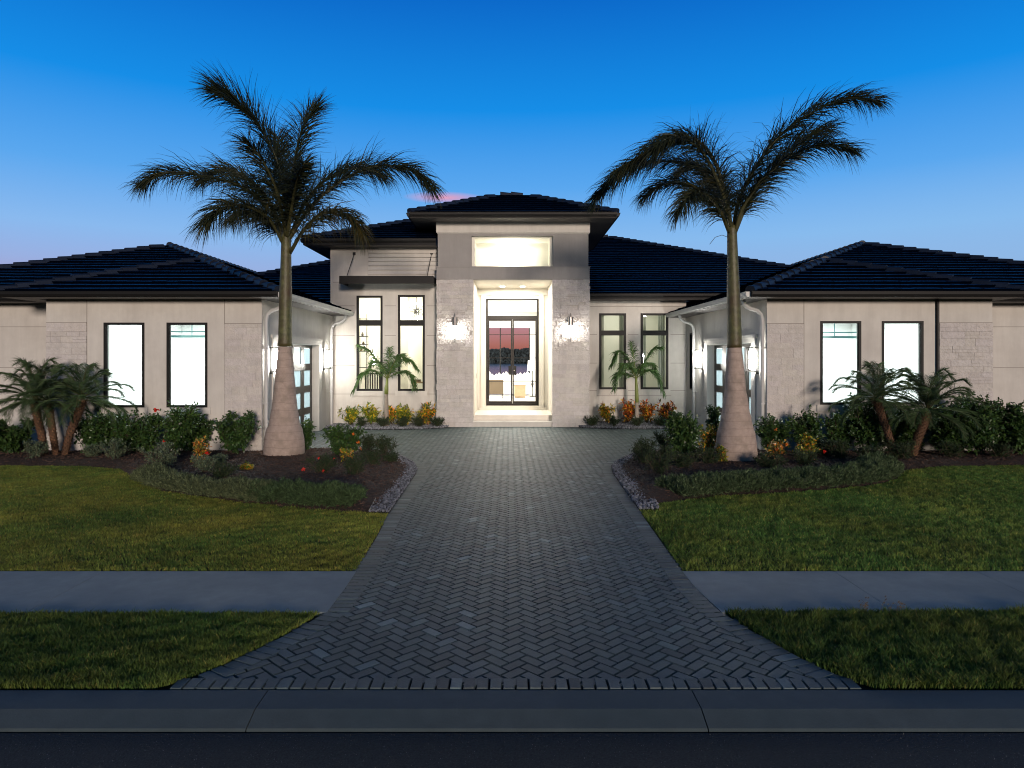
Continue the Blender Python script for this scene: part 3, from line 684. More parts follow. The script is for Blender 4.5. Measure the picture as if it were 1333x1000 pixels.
# --- left taller block
LB = 24.0
b = MB(); wall(b, 'y', LB, LB+.25, -6.29, TX0, 0, 6.28, [(-5.37, -4.455, 1.21, 4.557), (-3.914, -2.97, 1.21, 4.58)])
b.box(-6.29, -6.05, LB+.25, 33, 0, 6.28)
part('wall', b, 'stucco')
window('y', LB, -1, -5.37, -4.455, 1.21, 4.557, [(3.50, 3.70)], fw=.07); window('y', LB, -1, -3.914, -2.97, 1.21, 4.58, [(3.50, 3.70)], fw=.07)
b = MB()
for z_ in (1.10, 2.10, 3.16, 4.20):
    for (a, c) in ((-6.2, -5.44), (-4.38, -3.99), (-2.90, -2.5)):
        b.box(a, c, LB-.006, LB+.01, z_-.009, z_+.009)
b.box(-6.2, -2.5, LB-.006, LB+.01, 5.02, 5.04)
joints(b)
room(-6.0, -4.15, LB+.28, 27.4, .42, 5.0, 'cream_paint'); room(-4.05, -2.62, LB+.28, 27.4, .42, 5.0, 'cream_paint')
area('left_room_light', (-5.1, 25.9, 4.9), 1.4, 1.8, 130, (1, .98, .84)); area('left_room_light', (-3.35, 25.9, 4.9), 1.0, 1.8, 115, (1, .98, .82))
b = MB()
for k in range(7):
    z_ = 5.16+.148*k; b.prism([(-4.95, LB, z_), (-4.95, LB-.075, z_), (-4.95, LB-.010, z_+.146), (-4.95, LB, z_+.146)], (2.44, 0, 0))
part('light_stripe_boards', b, 'stucco_trim')  # added boards, shaped to imitate light stripes falling through the awning slats
# awning of dark slats hung on two rods
b = MB(); ax0, ax1, az = -5.72, -2.56, 5.03
b.box(ax0, ax1, 22.95, 23.02, az-.16, az+.10); b.box(ax0, ax0+.06, 23.02, LB, az-.14, az+.10); b.box(ax1-.06, ax1, 23.02, LB, az-.14, az+.10)
aw = part('awning', b, 'bronze')
b = MB()
for k in range(7): y_ = 23.12+.125*k; b.box(ax0+.06, ax1-.06, y_, y_+.03, az-.05, az+.06)
part('slat', b, 'bronze', aw)
for x_ in (ax0+.22, ax1-.22):
    b = MB(); b.tube([(x_, 23.1, az+.1), (x_+.05, LB, az+1.0)], .013, 6); b.box(x_-.0, x_+.1, LB-.03, LB, az+.95, az+1.05); part('rod', b, 'black', aw)
# --- right window wall
RB = 24.9
b = MB(); wall(b, 'y', RB, RB+.25, TX1, GRX, 0, 4.45, [(3.277, 4.257, 1.222, 3.995), (4.79, 5.80, 1.222, 3.995)]); part('wall', b, 'stucco')
window('y', RB, -1, 3.277, 4.257, 1.222, 3.995, [(3.19, 3.37)], fw=.075, sill=False); window('y', RB, -1, 4.79, 5.80, 1.222, 3.995, [(3.19, 3.37)], fw=.075, sill=False)
b = MB()
for z_ in (1.18, 2.18, 3.22):
    for (a, c) in ((TX1+.05, 3.2), (4.33, 4.71), (5.88, 6.42)): b.box(a, c, RB-.006, RB+.01, z_-.009, z_+.009)
b.box(TX1+.05, 6.42, RB-.006, RB+.01, 4.235, 4.253); b.box(3.19, 5.9, RB-.006, RB+.01, .98, .998)
joints(b)
room(2.9, 6.3, RB+.3, 28.5, .42, 4.6, 'green_paint')
area('right_room_light', (4.6, 26.8, 4.5), 2.4, 2.4, 60, (1, .98, .82))
for (a, c) in ((3.33, 3.50), (4.06, 4.22), (4.85, 5.06), (5.50, 5.76)):
    b = MB(); n = 10; w_ = (c-a)
    for k in range(n):
        xa, xb = a+w_*k/n, a+w_*(k+1)/n; ya, yb = RB+.34+.03*math.sin(k*2.1), RB+.34+.03*math.sin((k+1)*2.1)
        b.quad((xa, ya, .5), (xb, yb, .5), (xb, yb, 4.3), (xa, ya, 4.3))
    part('curtain', b, 'curtain')

# --- garage wings (mirror images)
def wing(s, X, xo, wins, xj):
    """s=-1 left, +1 right; X: side wall facing the court; xo: outer edge of the projecting front"""
    d = -s           # outward direction of the side wall, towards the court
    bx0, bx1 = sorted((X, xo))
    b = MB()
    wall(b, 'y', GF, GF+.22, bx0, bx1, 0, 3.84, wins)
    # side wall with the garage door opening
    D0, D1, DZ = 18.15, 22.15, 2.78
    lo, hi = sorted((X, X - d*.25))
    wall(b, 'x', lo, hi, GF+.22, 24.0 if s < 0 else RB+.2, 0, 3.84, [(D0, D1, -.01, DZ)] + ([(23.95, 24.35, 1.25, 3.25)] if s > 0 else []))
    o0, o1 = sorted((xo, s*19.0)); b.box(o0, o1, 18.4, 18.65, 0, 3.84)
    lo, hi = sorted((xo, xo - s*.2)); b.box(lo, hi, GF+.22, 18.4, 0, 3.84)
    part('wall', b, 'stucco')
    if s > 0: window('x', X, d, 23.95, 24.35, 1.25, 3.25, fw=.05, sill=False)
    for h in wins: window('y', GF, -1, *h, fw=.058)
    # surround band, head moulding and jambs of the garage door, stepping back into the wall
    b = MB()
    def xb(m, q0, q1, y0, y1, z0, z1):
        lo, hi = sorted((X + d*q0, X + d*q1)); m.box(lo, hi, y0, y1, z0, z1)
    xb(b, 0, .05, D0-.42, D1+.42, DZ+.12, DZ+.20); xb(b, 0, .03, D0-.32, D0-.01, 0, DZ+.12); xb(b, 0, .03, D1+.01, D1+.32, 0, DZ+.12); xb(b, 0, .03, D0-.01, D1+.01, DZ+.01, DZ+.12)
    part('door_surround', b, 'stucco_trim')
    b = MB(); q = -.20; fr = .105
    rows = 4; cols = 4; cw = (D1-D0-.02)/cols; rh = (DZ-.02)/rows
    for r_ in range(rows+1):
        hh = fr if 0 < r_ < rows else fr*.8; zc = .01+r_*rh
        xb(b, q-.04, q, D0+.01, D1-.01, max(zc-hh, .0), min(zc+hh, DZ-.005))
    for c_ in range(cols+1):
        yc = D0+.01+c_*cw
        for r_ in range(rows):
            xb(b, q-.04, q-.002, max(yc-fr*1.6, D0+.005), min(yc+fr*1.6, D1-.005), .01+r_*rh+(fr if r_ else fr*.8), .01+(r_+1)*rh-(fr if r_ < rows-1 else fr*.8))
    gd = part('garage_door', b, 'garage_frame')
    for r_ in range(rows):
        for c_ in range(cols):
            ya, yb = D0+.01+c_*cw+fr*1.6, D0+.01+(c_+1)*cw-fr*1.6; za, zb_ = .01+r_*rh+fr, .01+(r_+1)*rh-fr
            m = MB(); m.quad((X+d*(q-.02), ya, za), (X+d*(q-.02), yb, za), (X+d*(q-.02), yb, zb_), (X+d*(q-.02), ya, zb_)); part('pane', m, 'frost', gd)
    # stone bands on the front
    s0, s1 = sorted((X - d*.0, X - d*.93 if s < 0 else X - d*.92)); 
    b = MB(); stones(b, 'y', GF, -1, s0, s1, 0, 3.22, 80+s, hmin=.13, hmax=.24, out=.010, rough=.006)
    part('stone_cladding', b, 'stone')
    o_in = xj; s0, s1 = sorted((xo, o_in))
    b = MB(); stones(b, 'y', GF, -1, s0, s1, 0, 3.24, 90+s, hmin=.11, hmax=.2, out=.015, rough=.012); part('stone_cladding', b, 'stone' if s < 0 else 'split')
    b = MB(); xa = X - d*.93
    b.box(xa-.008, xa+.008, GF-.006, GF+.01, 0, 3.83); b.box(min(X, xa), max(X, xa), GF-.006, GF+.01, 3.225, 3.24)
    b.box(s0, s1, GF-.006, GF+.01, 3.245, 3.26); b.box(o_in-.008, o_in+.008, GF-.006, GF+.01, 0, 3.83)
    o0, o1 = sorted((xo, s*19.0)); b.box(o0, o1, 18.394, 18.42, 3.2, 3.215); b.box(o0, o1, 18.394, 18.42, 2.1, 2.115)
    joints(b)
    # the garage itself: bright white room
    lo, hi = sorted((xo - s*.22, X - d*.27))
    room(lo, hi, GF+.24, 23.7, .02, 3.6, 'white_paint', 'garage_floor', skip='R' if s < 0 else 'L')
    area('garage_light', ((lo+hi)/2, 20.6, 3.5), 3.5, 4.5, 520, (.86, 1.0, 1.0))
    b = MB(); wz = 3.15 if s < 0 else 3.13
    wx = sorted(w_ for h in wins for w_ in h[:2]); rx0, rx1 = (wx[1]-.3, -6.6) if s < 0 else (6.85, wx[2]+.35)
    b.box(rx0, rx1, 18.1, 18.15, wz-.10, wz-.07); b.box(rx0, rx1, 18.1, 18.17, wz-.24, wz-.18)
    hx = wx[2]+.12 if s < 0 else wx[1]-.14
    b.tube([(hx, 18.2, wz-.2), (hx, 18.2, wz+.4)], .012, 8)
    part('door_track', b, 'teal_metal')
    # lanterns either side of the garage door
    for yl in (17.72, 22.75):
        b = MB(); xc = X + d*.17
        xb(b, .0, .03, yl-.07, yl+.07, 1.95, 2.65); xb(b, .03, .27, yl-.09, yl+.09, 2.62, 2.645); xb(b, .03, .27, yl-.09, yl+.09, 2.0, 2.025)
        for (q_, yy) in ((.05, -.08), (.26, -.08), (.05, .08), (.26, .08)): xb(b, q_-.006, q_+.006, yl+yy-.006, yl+yy+.006, 2.025, 2.62)
        wl = part('wall_lamp', b, 'bronze')
        b = MB(); b.tube([(xc, yl, 2.08), (xc, yl, 2.57)], .062, 16); part('lamp_glass', b, 'lamp_soft', wl, smooth=False)
    # downspouts on the court side: swan neck under the gutter, then straight down
    eave = X + d*.56
    for yd in (17.22, 23.55 if s < 0 else 23.62):
        b = MB(); yn = yd - .0
        pts = [(eave, yn, 3.84), (eave-d*.03, yn, 3.72), (X+d*.40, yn, 3.62), (X+d*.20, yn, 3.56), (X+d*.10, yn, 3.47), (X+d*.07, yn, 3.32), (X+d*.065, yn, .12), (X+d*.10, yn, .03)]
        b.tube(pts, .05, 10)
        for zz in (1.2, 2.6): b.box(min(X, X+d*.12), max(X, X+d*.12), yn-.06, yn+.06, zz, zz+.03)
        part('downspout', b, 'metal_pale_or_lamplit', smooth=False)
wing(-1, GLX, -11.6, [(-10.156, -9.137, 1.13, 3.255), (-8.58, -7.56, 1.13, 3.255)], -10.58)
wing(1, GRX, 12.1, [(7.79, 8.81, 1.20, 3.293), (9.33, 10.37, 1.20, 3.293)], 10.77)
b = MB(); b.tube([(10.70, 17.06, .1), (10.70, 17.06, 3.83)], .028, 8); part('conduit', b, 'bronze')

# --- sconces on the tower pillars
for cx in (-1.845, 2.08):
    b = MB(); yw = 23.30; yc = 23.16
    b.tube([(cx, yc, 3.90), (cx, yc, 3.74)], .012, 8); b.tube([(cx, yc, 3.74), (cx, yc, 3.46)], .092, 20); b.tube([(cx, yc, 3.755), (cx, yc, 3.74)], .115, 20)
    b.tube([(cx, yc, 3.13), (cx, yc, 3.115)], .10, 20); b.tube([(cx, yc, 3.115), (cx, yc, 2.92)], .013, 8); b.box(cx-.012, cx+.012, yc, yw+.08, 3.58, 3.62); b.box(cx-.05, cx+.05, yw-.0, yw+.1, 3.45, 3.75)
    wl = part('wall_lamp', b, 'nickel')
    b = MB(); b.tube([(cx, yc, 3.14), (cx, yc, 3.455)], .062, 16); part('lamp_glass', b, 'lamp', wl)

# --- roofs of flat tiles
def roof_face(mt, mtile_seed, poly, u, expo=.37, tw=.33, th=.062, lift=.0):
    """poly: coplanar convex 3-D outline; u: horizontal unit vector along the eave.  Builds overlapping flat tiles."""
    r = random.Random(mtile_seed); P3 = [Vector(p) for p in poly]; u = Vector(u)
    nrm = None
    for i in range(1, len(P3)-1):
        c = (P3[i]-P3[0]).cross(P3[i+1]-P3[0])
        if c.length > 1e-4: nrm = c.normalized(); break
    if nrm.z < 0: nrm = -nrm
    v = nrm.cross(u)
    if v.z < 0: v = -v
    O = P3[0]; q = [((p-O).dot(u), (p-O).dot(v)) for p in P3]
    vmin, vmax = min(a[1] for a in q), max(a[1] for a in q)
    def clip(pl, f):
        o_ = []
        for i in range(len(pl)):
            a, b_ = pl[i], pl[(i+1) % len(pl)]; fa, fb = f(a), f(b_)
            if fa >= 0: o_.append(a)
            if (fa > 0 > fb) or (fa < 0 < fb): t_ = fa/(fa-fb); o_.append((a[0]+(b_[0]-a[0])*t_, a[1]+(b_[1]-a[1])*t_))
        return o_
    row = 0; v0 = vmin
    while v0 < vmax-.01:
        v1 = min(v0+expo, vmax); strip = clip(clip(q, lambda p: p[1]-v0), lambda p: v1-p[1])
        if len(strip) >= 3:
            a0, a1 = min(p[0] for p in strip), max(p[0] for p in strip); a = a0 - ((row % 2)*.5)*tw
            while a < a1:
                c = clip(clip(strip, lambda p: p[0]-a-.003), lambda p: a+tw-.003-p[0])
                if len(c) >= 3:
                    if sum(c[i][0]*c[(i+1) % len(c)][1]-c[(i+1) % len(c)][0]*c[i][1] for i in range(len(c)))*(1 if u.cross(v).dot(nrm) > 0 else -1) < 0: c = c[::-1]
                    wob = r.uniform(-.004, .004); t0 = r.uniform(.75, 1.25)
                    def w3(p, h): return O + u*p[0] + v*p[1] + nrm*h
                    def hh(p): return lift + wob + th*(1-(p[1]-v0)/expo) + .012
                    col = (t0, t0*r.uniform(.97, 1.03), t0*r.uniform(.97, 1.06))
                    mt.poly([w3(p, hh(p)) for p in c], col)
                    for i in range(len(c)):
                        p, p2 = c[i], c[(i+1) % len(c)]
                        if abs(p[1]-v0) < 1e-5 and abs(p2[1]-v0) < 1e-5: mt.poly([w3(p, lift-.01), w3(p2, lift-.01), w3(p2, hh(p2)), w3(p, hh(p))], (.12, .12, .12))
                a += tw
        v0 += expo; row += 1
    # closed underlay so that nothing shows between tiles
    mt.poly([O + u*p[0] + v*p[1] + nrm*(lift-.012) for p in q], (.6, .6, .6))
def caps(mt, a, b, seed, w_=.13, L=.40, h=.07):
    r = random.Random(seed); a, b = Vector(a), Vector(b); n = max(1, int((b-a).length/L)); t = (b-a).normalized(); sd_ = t.cross(Vector((0, 0, 1))).normalized(); up = sd_.cross(t)
    if up.z < 0: up = -up
    for k in range(n):
        p0 = a + t*(k*L-.02); p1 = a + t*((k+1)*L+.03); l0 = .055 + h*.35; l1 = .03; c = r.uniform(.8, 1.25); jit = r.uniform(-.006, .006)
        sec = [(-w_, -.06), (-w_*.8, .035), (-w_*.35, .07), (w_*.35, .07), (w_*.8, .035), (w_, -.06)]
        A = [p0 + sd_*(x_+jit) + up*(z_+l0) for x_, z_ in sec]; B = [p1 + sd_*(x_*.9+jit) + up*(z_+l1) for x_, z_ in sec]
        for i in range(5): mt.poly([A[i], A[i+1], B[i+1], B[i]], (c, c, c))
        mt.poly(A[::-1], (c*.8,)*3)
def eave_trim(poly, zt, gut='fascia', fh=.15, only=None, gx=.11):
    """fascia board and box gutter along open outline points at height zt"""
    b = MB(); gm = MB()
    for i in range(len(poly)-1):
        a, c = Vector((*poly[i], 0)), Vector((*poly[i+1], 0)); t = (c-a).normalized(); n_ = Vector((t.y, -t.x, 0))   # outward = right of travel
        e0 = gx if i > 0 else 0; e1 = gx if i < len(poly)-2 else 0
        z0 = zt - fh
        b.prism([a+Vector((0, 0, z0)), a+n_*.02+Vector((0, 0, z0)), a+n_*.02+Vector((0, 0, zt-.02)), a+Vector((0, 0, zt-.02))], c-a)
        st, en = a - t*0 + n_*.022, c
        sec = [(0, .03), (.07, .03), (.095, .075), (.10, .135), (.118, .135), (.118, .148), (0, .148)]
        base = z0 - .01 + (fh-.15)
        gm.prism([a - t*e0*0 + n_*(.022+x_) + Vector((0, 0, base+z_)) for x_, z_ in sec], (c-a))
    return b, gm

GE = .63; EZ = 3.97
def wing_roof(s, X, xe_b, xm0, pitch, seed):
    """X: side wall; xe_b: outer eave of projecting front roof; xm0: outer end of main roof"""
    e = X - s*GE; fy = GF-.65; my = fy+1.3
    rf = MB(); cp = MB(); ux = (1, 0, 0); uy = (0, 1, 0)
    hb = abs(xe_b-e)/2; zb = EZ+pitch*hb; xm = (e+xe_b)/2
    roof_face(rf, seed, [(e, fy, EZ), (xm, fy+hb, zb), (xe_b, fy, EZ)], ux)
    roof_face(rf, seed+1, [(e, fy, EZ), (e, my, EZ), (xm, my+hb, zb), (xm, fy+hb, zb)], uy)
    roof_face(rf, seed+2, [(xe_b, fy, EZ), (xe_b, my, EZ), (xm, my+hb, zb), (xm, fy+hb, zb)], uy)
    hm = abs(xm0-e)/2; zm = EZ+pitch*hm; xc = (e+xm0)/2; yb = 36
    yend = 24.0 if s < 0 else RB
    roof_face(rf, seed+3, [(e, my, EZ), (xc, my+hm, zm), (xm0, my, EZ)], ux)
    # court slope: stops at the main house front below the eave corner
    xi = -6.29 if s < 0 else 6.45
    roof_face(rf, seed+4, [(e, my, EZ), (xc, my+hm, zm), (xc, yb, zm), (xi, yb, EZ+pitch*abs(xi-e)), (xi, yend, EZ+pitch*abs(xi-e)), (e, yend, EZ)], uy)
    roof_face(rf, seed+5, [(xm0, my, EZ), (xc, my+hm, zm), (xc, yb, zm), (xm0, yb, EZ)], uy)
    o = part('roof', rf, 'tile')
    caps(cp, (e, fy, EZ), (xm, fy+hb, zb), seed+6); caps(cp, (xe_b, fy, EZ), (xm, fy+hb, zb), seed+7); caps(cp, (xm, fy+hb, zb), (xm, my+hb, zb), seed+8)
    t0 = hb/hm
    caps(cp, (xm, my+hb, zb), (xc, my+hm, zm), seed+9); caps(cp, (xm0, my, EZ), (xc, my+hm, zm), seed+10); caps(cp, (xc, my+hm, zm), (xc, yb, zm), seed+11)
    part('ridge_tiles', cp, 'ridge', o)
    # soffits
    b = MB(); lo, hi = sorted((e, xe_b)); b.box(lo, hi, fy, GF, 3.835, 3.85)
    lo, hi = sorted((e, X)); b.box(lo, hi, GF, yend, 3.835, 3.85)
    lo, hi = sorted((xe_b, s*19.5)); b.box(lo, hi, my, 18.4, 3.835, 3.85); lo, hi = sorted((xe_b, xe_b+s*-.5)); b.box(lo, hi, GF, 18.4, 3.836, 3.851)
    part('soffit', b, 'soffit', o)
    # front and outer eaves in dark bronze, court side paler, lamp light put into its colour
    if s < 0: front = [(s*19.5, my), (xe_b, my), (xe_b, fy), (e, fy)]; side = [(e, fy), (e, yend+.0)]
    else: front = [(e, fy), (xe_b, fy), (xe_b, my), (s*19.5, my)]; side = [(e, yend), (e, fy)]
    f, g_ = eave_trim(front, EZ+.01); part('fascia', f, 'fascia', o); part('gutter', g_, 'bronze')
    f, g_ = eave_trim(side, EZ+.01); part('fascia', f, 'metal_pale_or_lamplit', o); part('gutter', g_, 'metal_pale_or_lamplit', label='court side gutter of the garage, lamp light put into its pale colour')
wing_roof(-1, GLX, -12.3, -18.5, .365, 100)
wing_roof(1, GRX, 12.45, 19.7, .36, 200)
# central roofs
ux = (1, 0, 0); uy = (0, 1, 0)
def simple_roof(faces, cap, seed):
    rf = MB(); cp = MB()
    for k, (pl, u_) in enumerate(faces): roof_face(rf, seed+k, pl, u_)
    for k, (a, c) in enumerate(cap): caps(cp, a, c, seed+20+k)
    o = part('roof', rf, 'tile'); part('ridge_tiles', cp, 'ridge', o); return o
# right
e, y0, z0, p_ = 15.5, 24.3, 4.65, .367; T = 10.5
o = simple_roof([([(2.0, y0, z0), (e, y0, z0), (e-T, y0+T, z0+p_*T), (2.0, y0+T, z0+p_*T)], ux), ([(e, y0, z0), (e-T, y0+T, z0+p_*T), (e-T, 45, z0+p_*T), (e, 45, z0)], uy)],
    [((e, y0, z0), (e-T, y0+T, z0+p_*T)), ((e-T, y0+T, z0+p_*T), (2.0, y0+T, z0+p_*T))], 300)
b = MB(); b.box(TX1+.06, 15.4, y0, RB, 4.44, 4.455); part('soffit', b, 'soffit', o)
f, g_ = eave_trim([(TX1+.06, y0), (15.4, y0)], z0+.01, fh=.21); part('fascia', f, 'fascia', o); part('gutter', g_, 'bronze')
# left low
z0 = 4.3; e = -14.5
simple_roof([([(e, y0, z0), (-6.3, y0, z0), (-6.3, y0+8.2, z0+p_*8.2)], ux)], [((e, y0, z0), (-6.3, y0+8.2, z0+p_*8.2))], 340)
# left tall block
x0, x1, y0, z0 = -7.05, 2.05, 23.4, 6.45; T = (x1-x0)/2; p_ = .38
o = simple_roof([([(x0, y0, z0), (x0+T, y0, z0), (x0+T, y0+T, z0+p_*T)], ux), ([(x0, y0, z0), (x0+T, y0+T, z0+p_*T), (x0+T, 33, z0+p_*T), (x0, 33, z0)], uy)],
    [((x0, y0, z0), (x0+T, y0+T, z0+p_*T)), ((x0+T, y0+T, z0+p_*T), (x0+T, 33, z0+p_*T))], 360)
b = MB(); b.box(x0, TX0-.06, y0, LB, 6.235, 6.25); b.box(x0, -6.29, LB, 33, 6.235, 6.25); part('soffit', b, 'soffit', o)
f, g_ = eave_trim([(x0, 33), (x0, y0), (TX0-.06, y0)], z0+.01, fh=.22); part('fascia', f, 'fascia', o); part('gutter', g_, 'bronze')
# tower
x0, x1, y0, z0 = -3.28, 3.54, 22.57, 7.17; T = (x1-x0)/2-.45; p_ = .425; yb = y0+2*T+1
o = simple_roof([([(x0, y0, z0), (x1, y0, z0), (x1-T, y0+T, z0+p_*T), (x0+T, y0+T, z0+p_*T)], ux), ([(x0, y0, z0), (x0+T, y0+T, z0+p_*T), (x0+T, yb-T, z0+p_*T), (x0, yb, z0)], uy),
    ([(x1, y0, z0), (x1-T, y0+T, z0+p_*T), (x1-T, yb-T, z0+p_*T), (x1, yb, z0)], uy), ([(x0, yb, z0), (x1, yb, z0), (x1-T, yb-T, z0+p_*T), (x0+T, yb-T, z0+p_*T)], ux)],
    [((x0, y0, z0), (x0+T, y0+T, z0+p_*T)), ((x1, y0, z0), (x1-T, y0+T, z0+p_*T)), ((x0+T, y0+T, z0+p_*T), (x1-T, y0+T, z0+p_*T))], 400)
b = MB(); b.box(x0, x1, y0, yb, 7.0, 7.015); part('soffit', b, 'soffit', o)
f, g_ = eave_trim([(x0, yb), (x0, y0), (x1, y0), (x1, yb)], z0+.01, fh=.17); part('fascia', f, 'fascia', o); part('gutter', g_, 'bronze')

# ------------------------------------------------------------------ things inside, seen through the glass
def fpart(name, mb, m, par): return mb.build(name, M[m], par)
FZ = .422
# wicker armchair
t = thing('armchair', (-.70, 33, FZ), 'low woven wicker armchair seen through the left leaf of the front door', 'armchair')
b = MB(); b.box(-1.08, -.28, 32.75, 32.83, .62, 1.33); b.box(-1.08, -1.0, 32.83, 33.5, .62, 1.1); b.box(-.36, -.28, 32.83, 33.5, .62, 1.1); fpart('backrest', b, 'wicker', t)
b = MB(); b.box(-1.0, -.36, 32.83, 33.5, .62, .84); fpart('seat', b, 'fabric', t)
for (x_, y_) in ((-1.02, 32.8), (-.34, 32.8), (-1.02, 33.45), (-.34, 33.45)):
    b = MB(); b.tube([(x_, y_, FZ), (x_, y_, .62)], .02, 6); fpart('leg', b, 'black', t)
# sofa with pointed cushions
t = thing('sofa', (-.2, 35.6, FZ), 'long white sofa with a row of pointed cushions, behind the front door glass', 'sofa')
b = MB(); b.box(-2.2, 1.4, 35.4, 35.6, FZ+.1, 1.28); fpart('backrest', b, 'fabric', t)
b = MB(); b.box(-2.2, 1.4, 35.6, 36.4, FZ+.1, .9); fpart('seat', b, 'fabric', t)
for k in range(9):
    cx = -1.9+.37*k; tp = 1.55+.12*((k*7) % 3)/2
    b = MB(); b.prism([(cx-.2, 35.62, 1.0), (cx+.2, 35.62, 1.0), (cx+.19, 35.62, tp-.12), (cx+.12, 35.62, tp), (cx, 35.62, tp-.13), (cx-.12, 35.62, tp), (cx-.19, 35.62, tp-.12)], (0, .13, 0)); fpart('cushion', b, 'fabric', t)
t = thing('side_table', (.52, 33.5, FZ), 'pale wooden box side table seen through the right leaf of the front door', 'side table')
b = MB(); b.box(.24, .80, 33.3, 33.8, FZ+.06, 1.02); fpart('cabinet', b, 'oak', t); b = MB(); b.box(.21, .83, 33.27, 33.83, 1.02, 1.06); fpart('table_top', b, 'oak', t)
b = MB(); b.box(.27, .77, 33.33, 33.77, FZ, FZ+.06); fpart('plinth', b, 'oak', t)
t = thing('floor_lamp', (1.16, 34.2, FZ), 'dark slender floor lamp with a white drum shade by the right door jamb', 'floor lamp')
b = MB(); b.tube([(1.16, 34.2, FZ), (1.16, 34.2, FZ+.03)], .16, 14); b.tube([(1.16, 34.2, FZ+.03), (1.16, 34.2, 1.75)], .02, 8); b.tube([(1.16, 34.2, .9), (1.16, 34.2, 1.05), (1.16, 34.2, 1.25)], [.03, .07, .03], 8); fpart('stand', b, 'black', t)
b = MB(); b.tube([(1.16, 34.2, 1.72), (1.16, 34.2, 2.24)], [.27, .22], 18); fpart('lamp_shade', b, 'fabric', t)
# open shelf rack in the left room
t = thing('shelf_rack', (-5.35, 25.4, FZ), 'thin black metal shelf rack standing inside the far left tall window', 'shelf rack')
b = MB()
for x_ in (-5.58, -5.28):
    for y_ in (25.2, 25.5): b.tube([(x_, y_, FZ), (x_, y_, 4.0)], .014, 6)
fpart('frame', b, 'black', t)
for z_ in (1.0, 2.0, 2.6, 2.85, 3.15, 3.8):
    b = MB(); b.box(-5.6, -5.26, 25.18, 25.52, z_, z_+.025); fpart('shelf', b, 'black', t)
for i, (x_, z_, h_, mt_, lab) in enumerate(((-5.5, 2.625, .14, 'oak', 'small tan vase on the middle shelf of the black rack'), (-5.42, 2.875, .10, 'wicker', 'small brown pot on the upper middle shelf of the black rack'), (-5.45, 3.175, .16, 'nickel', 'small grey vase near the top of the black rack'))):
    t = thing('vase', (x_, 25.35, z_), lab, 'vase', 'vases on the black shelf rack')
    b = MB(); b.tube([(x_, 25.35, z_), (x_, 25.35, z_+h_*.4), (x_, 25.35, z_+h_*.8), (x_, 25.35, z_+h_)], [.035, .055, .025, .03], 10); fpart('vase_body', b, mt_, t)
# slatted radiator-like bench below, in the left window
t = thing('slatted_bench', (-5.15, 26.2, FZ), 'dark slatted bench behind the bottom of the far left tall window', 'bench')
b = MB()
for k in range(8): b.box(-5.5+.09*k, -5.46+.09*k, 26.0, 26.05, FZ, 1.75)
b.box(-5.5, -4.83, 25.99, 26.06, 1.75, 1.79); fpart('slats', b, 'bronze', t)
t = thing('console_table', (-3.35, 26.3, FZ), 'small wooden console table with books behind the second tall window', 'console table')
b = MB(); b.box(-3.75, -2.95, 26.1, 26.5, 1.40, 1.45); fpart('table_top', b, 'oak', t)
for x_ in (-3.72, -3.0):
    b = MB(); b.box(x_, x_+.04, 26.2, 26.4, FZ, 1.40); fpart('leg', b, 'oak', t)
t = thing('book_stack', (-3.5, 26.3, 1.45), 'short stack of books on the console table behind the tall window', 'books')
b = MB(); b.box(-3.65, -3.4, 26.2, 26.4, 1.452, 1.50); b.box(-3.63, -3.42, 26.22, 26.38, 1.502, 1.54); fpart('books', b, 'wicker', t)
# starburst chandelier in the second tall window
t = thing('chandelier', (-3.45, 25.4, 4.1), 'glowing starburst chandelier in the top pane of the second tall window', 'chandelier')
b = MB(); b.tube([(-3.45, 25.4, 4.12), (-3.45, 25.4, 4.98)], .012, 6); b.tube([(-3.45, 25.4, 4.04), (-3.45, 25.4, 4.18)], .09, 10)
r_ = random.Random(9); tips = []
for k in range(46):
    ph = math.acos(1-2*(k+.5)/46); th_ = 2.4*k; d_ = Vector((math.sin(ph)*math.cos(th_), math.sin(ph)*math.sin(th_), math.cos(ph))); c0 = Vector((-3.45, 25.4, 4.1)); L_ = r_.uniform(.30, .44)
    b.tube([c0+d_*.04, c0+d_*L_], .008, 4); tips.append(c0+d_*L_)
fpart('frame', b, 'black', t)
b = MB()
for p in tips: b.tube([p-Vector((0, 0, .014)), p, p+Vector((0, 0, .014))], [.004, .02, .004], 6)
fpart('bulbs', b, 'bulb', t)['kind'] = 'stuff'
# broom-blue tool leaning in the right garage window
t = thing('broom', (10.0, 19.5, .02), 'blue handled broom leaning inside the right garage behind the palm fronds', 'broom')
b = MB(); b.tube([(9.75, 19.2, .05), (10.05, 19.2, 1.75)], .018, 6); fpart('handle', b, 'broomblue', t)
b = MB(); b.box(9.6, 9.95, 19.15, 19.25, .02, .16); fpart('brush', b, 'oak', t)
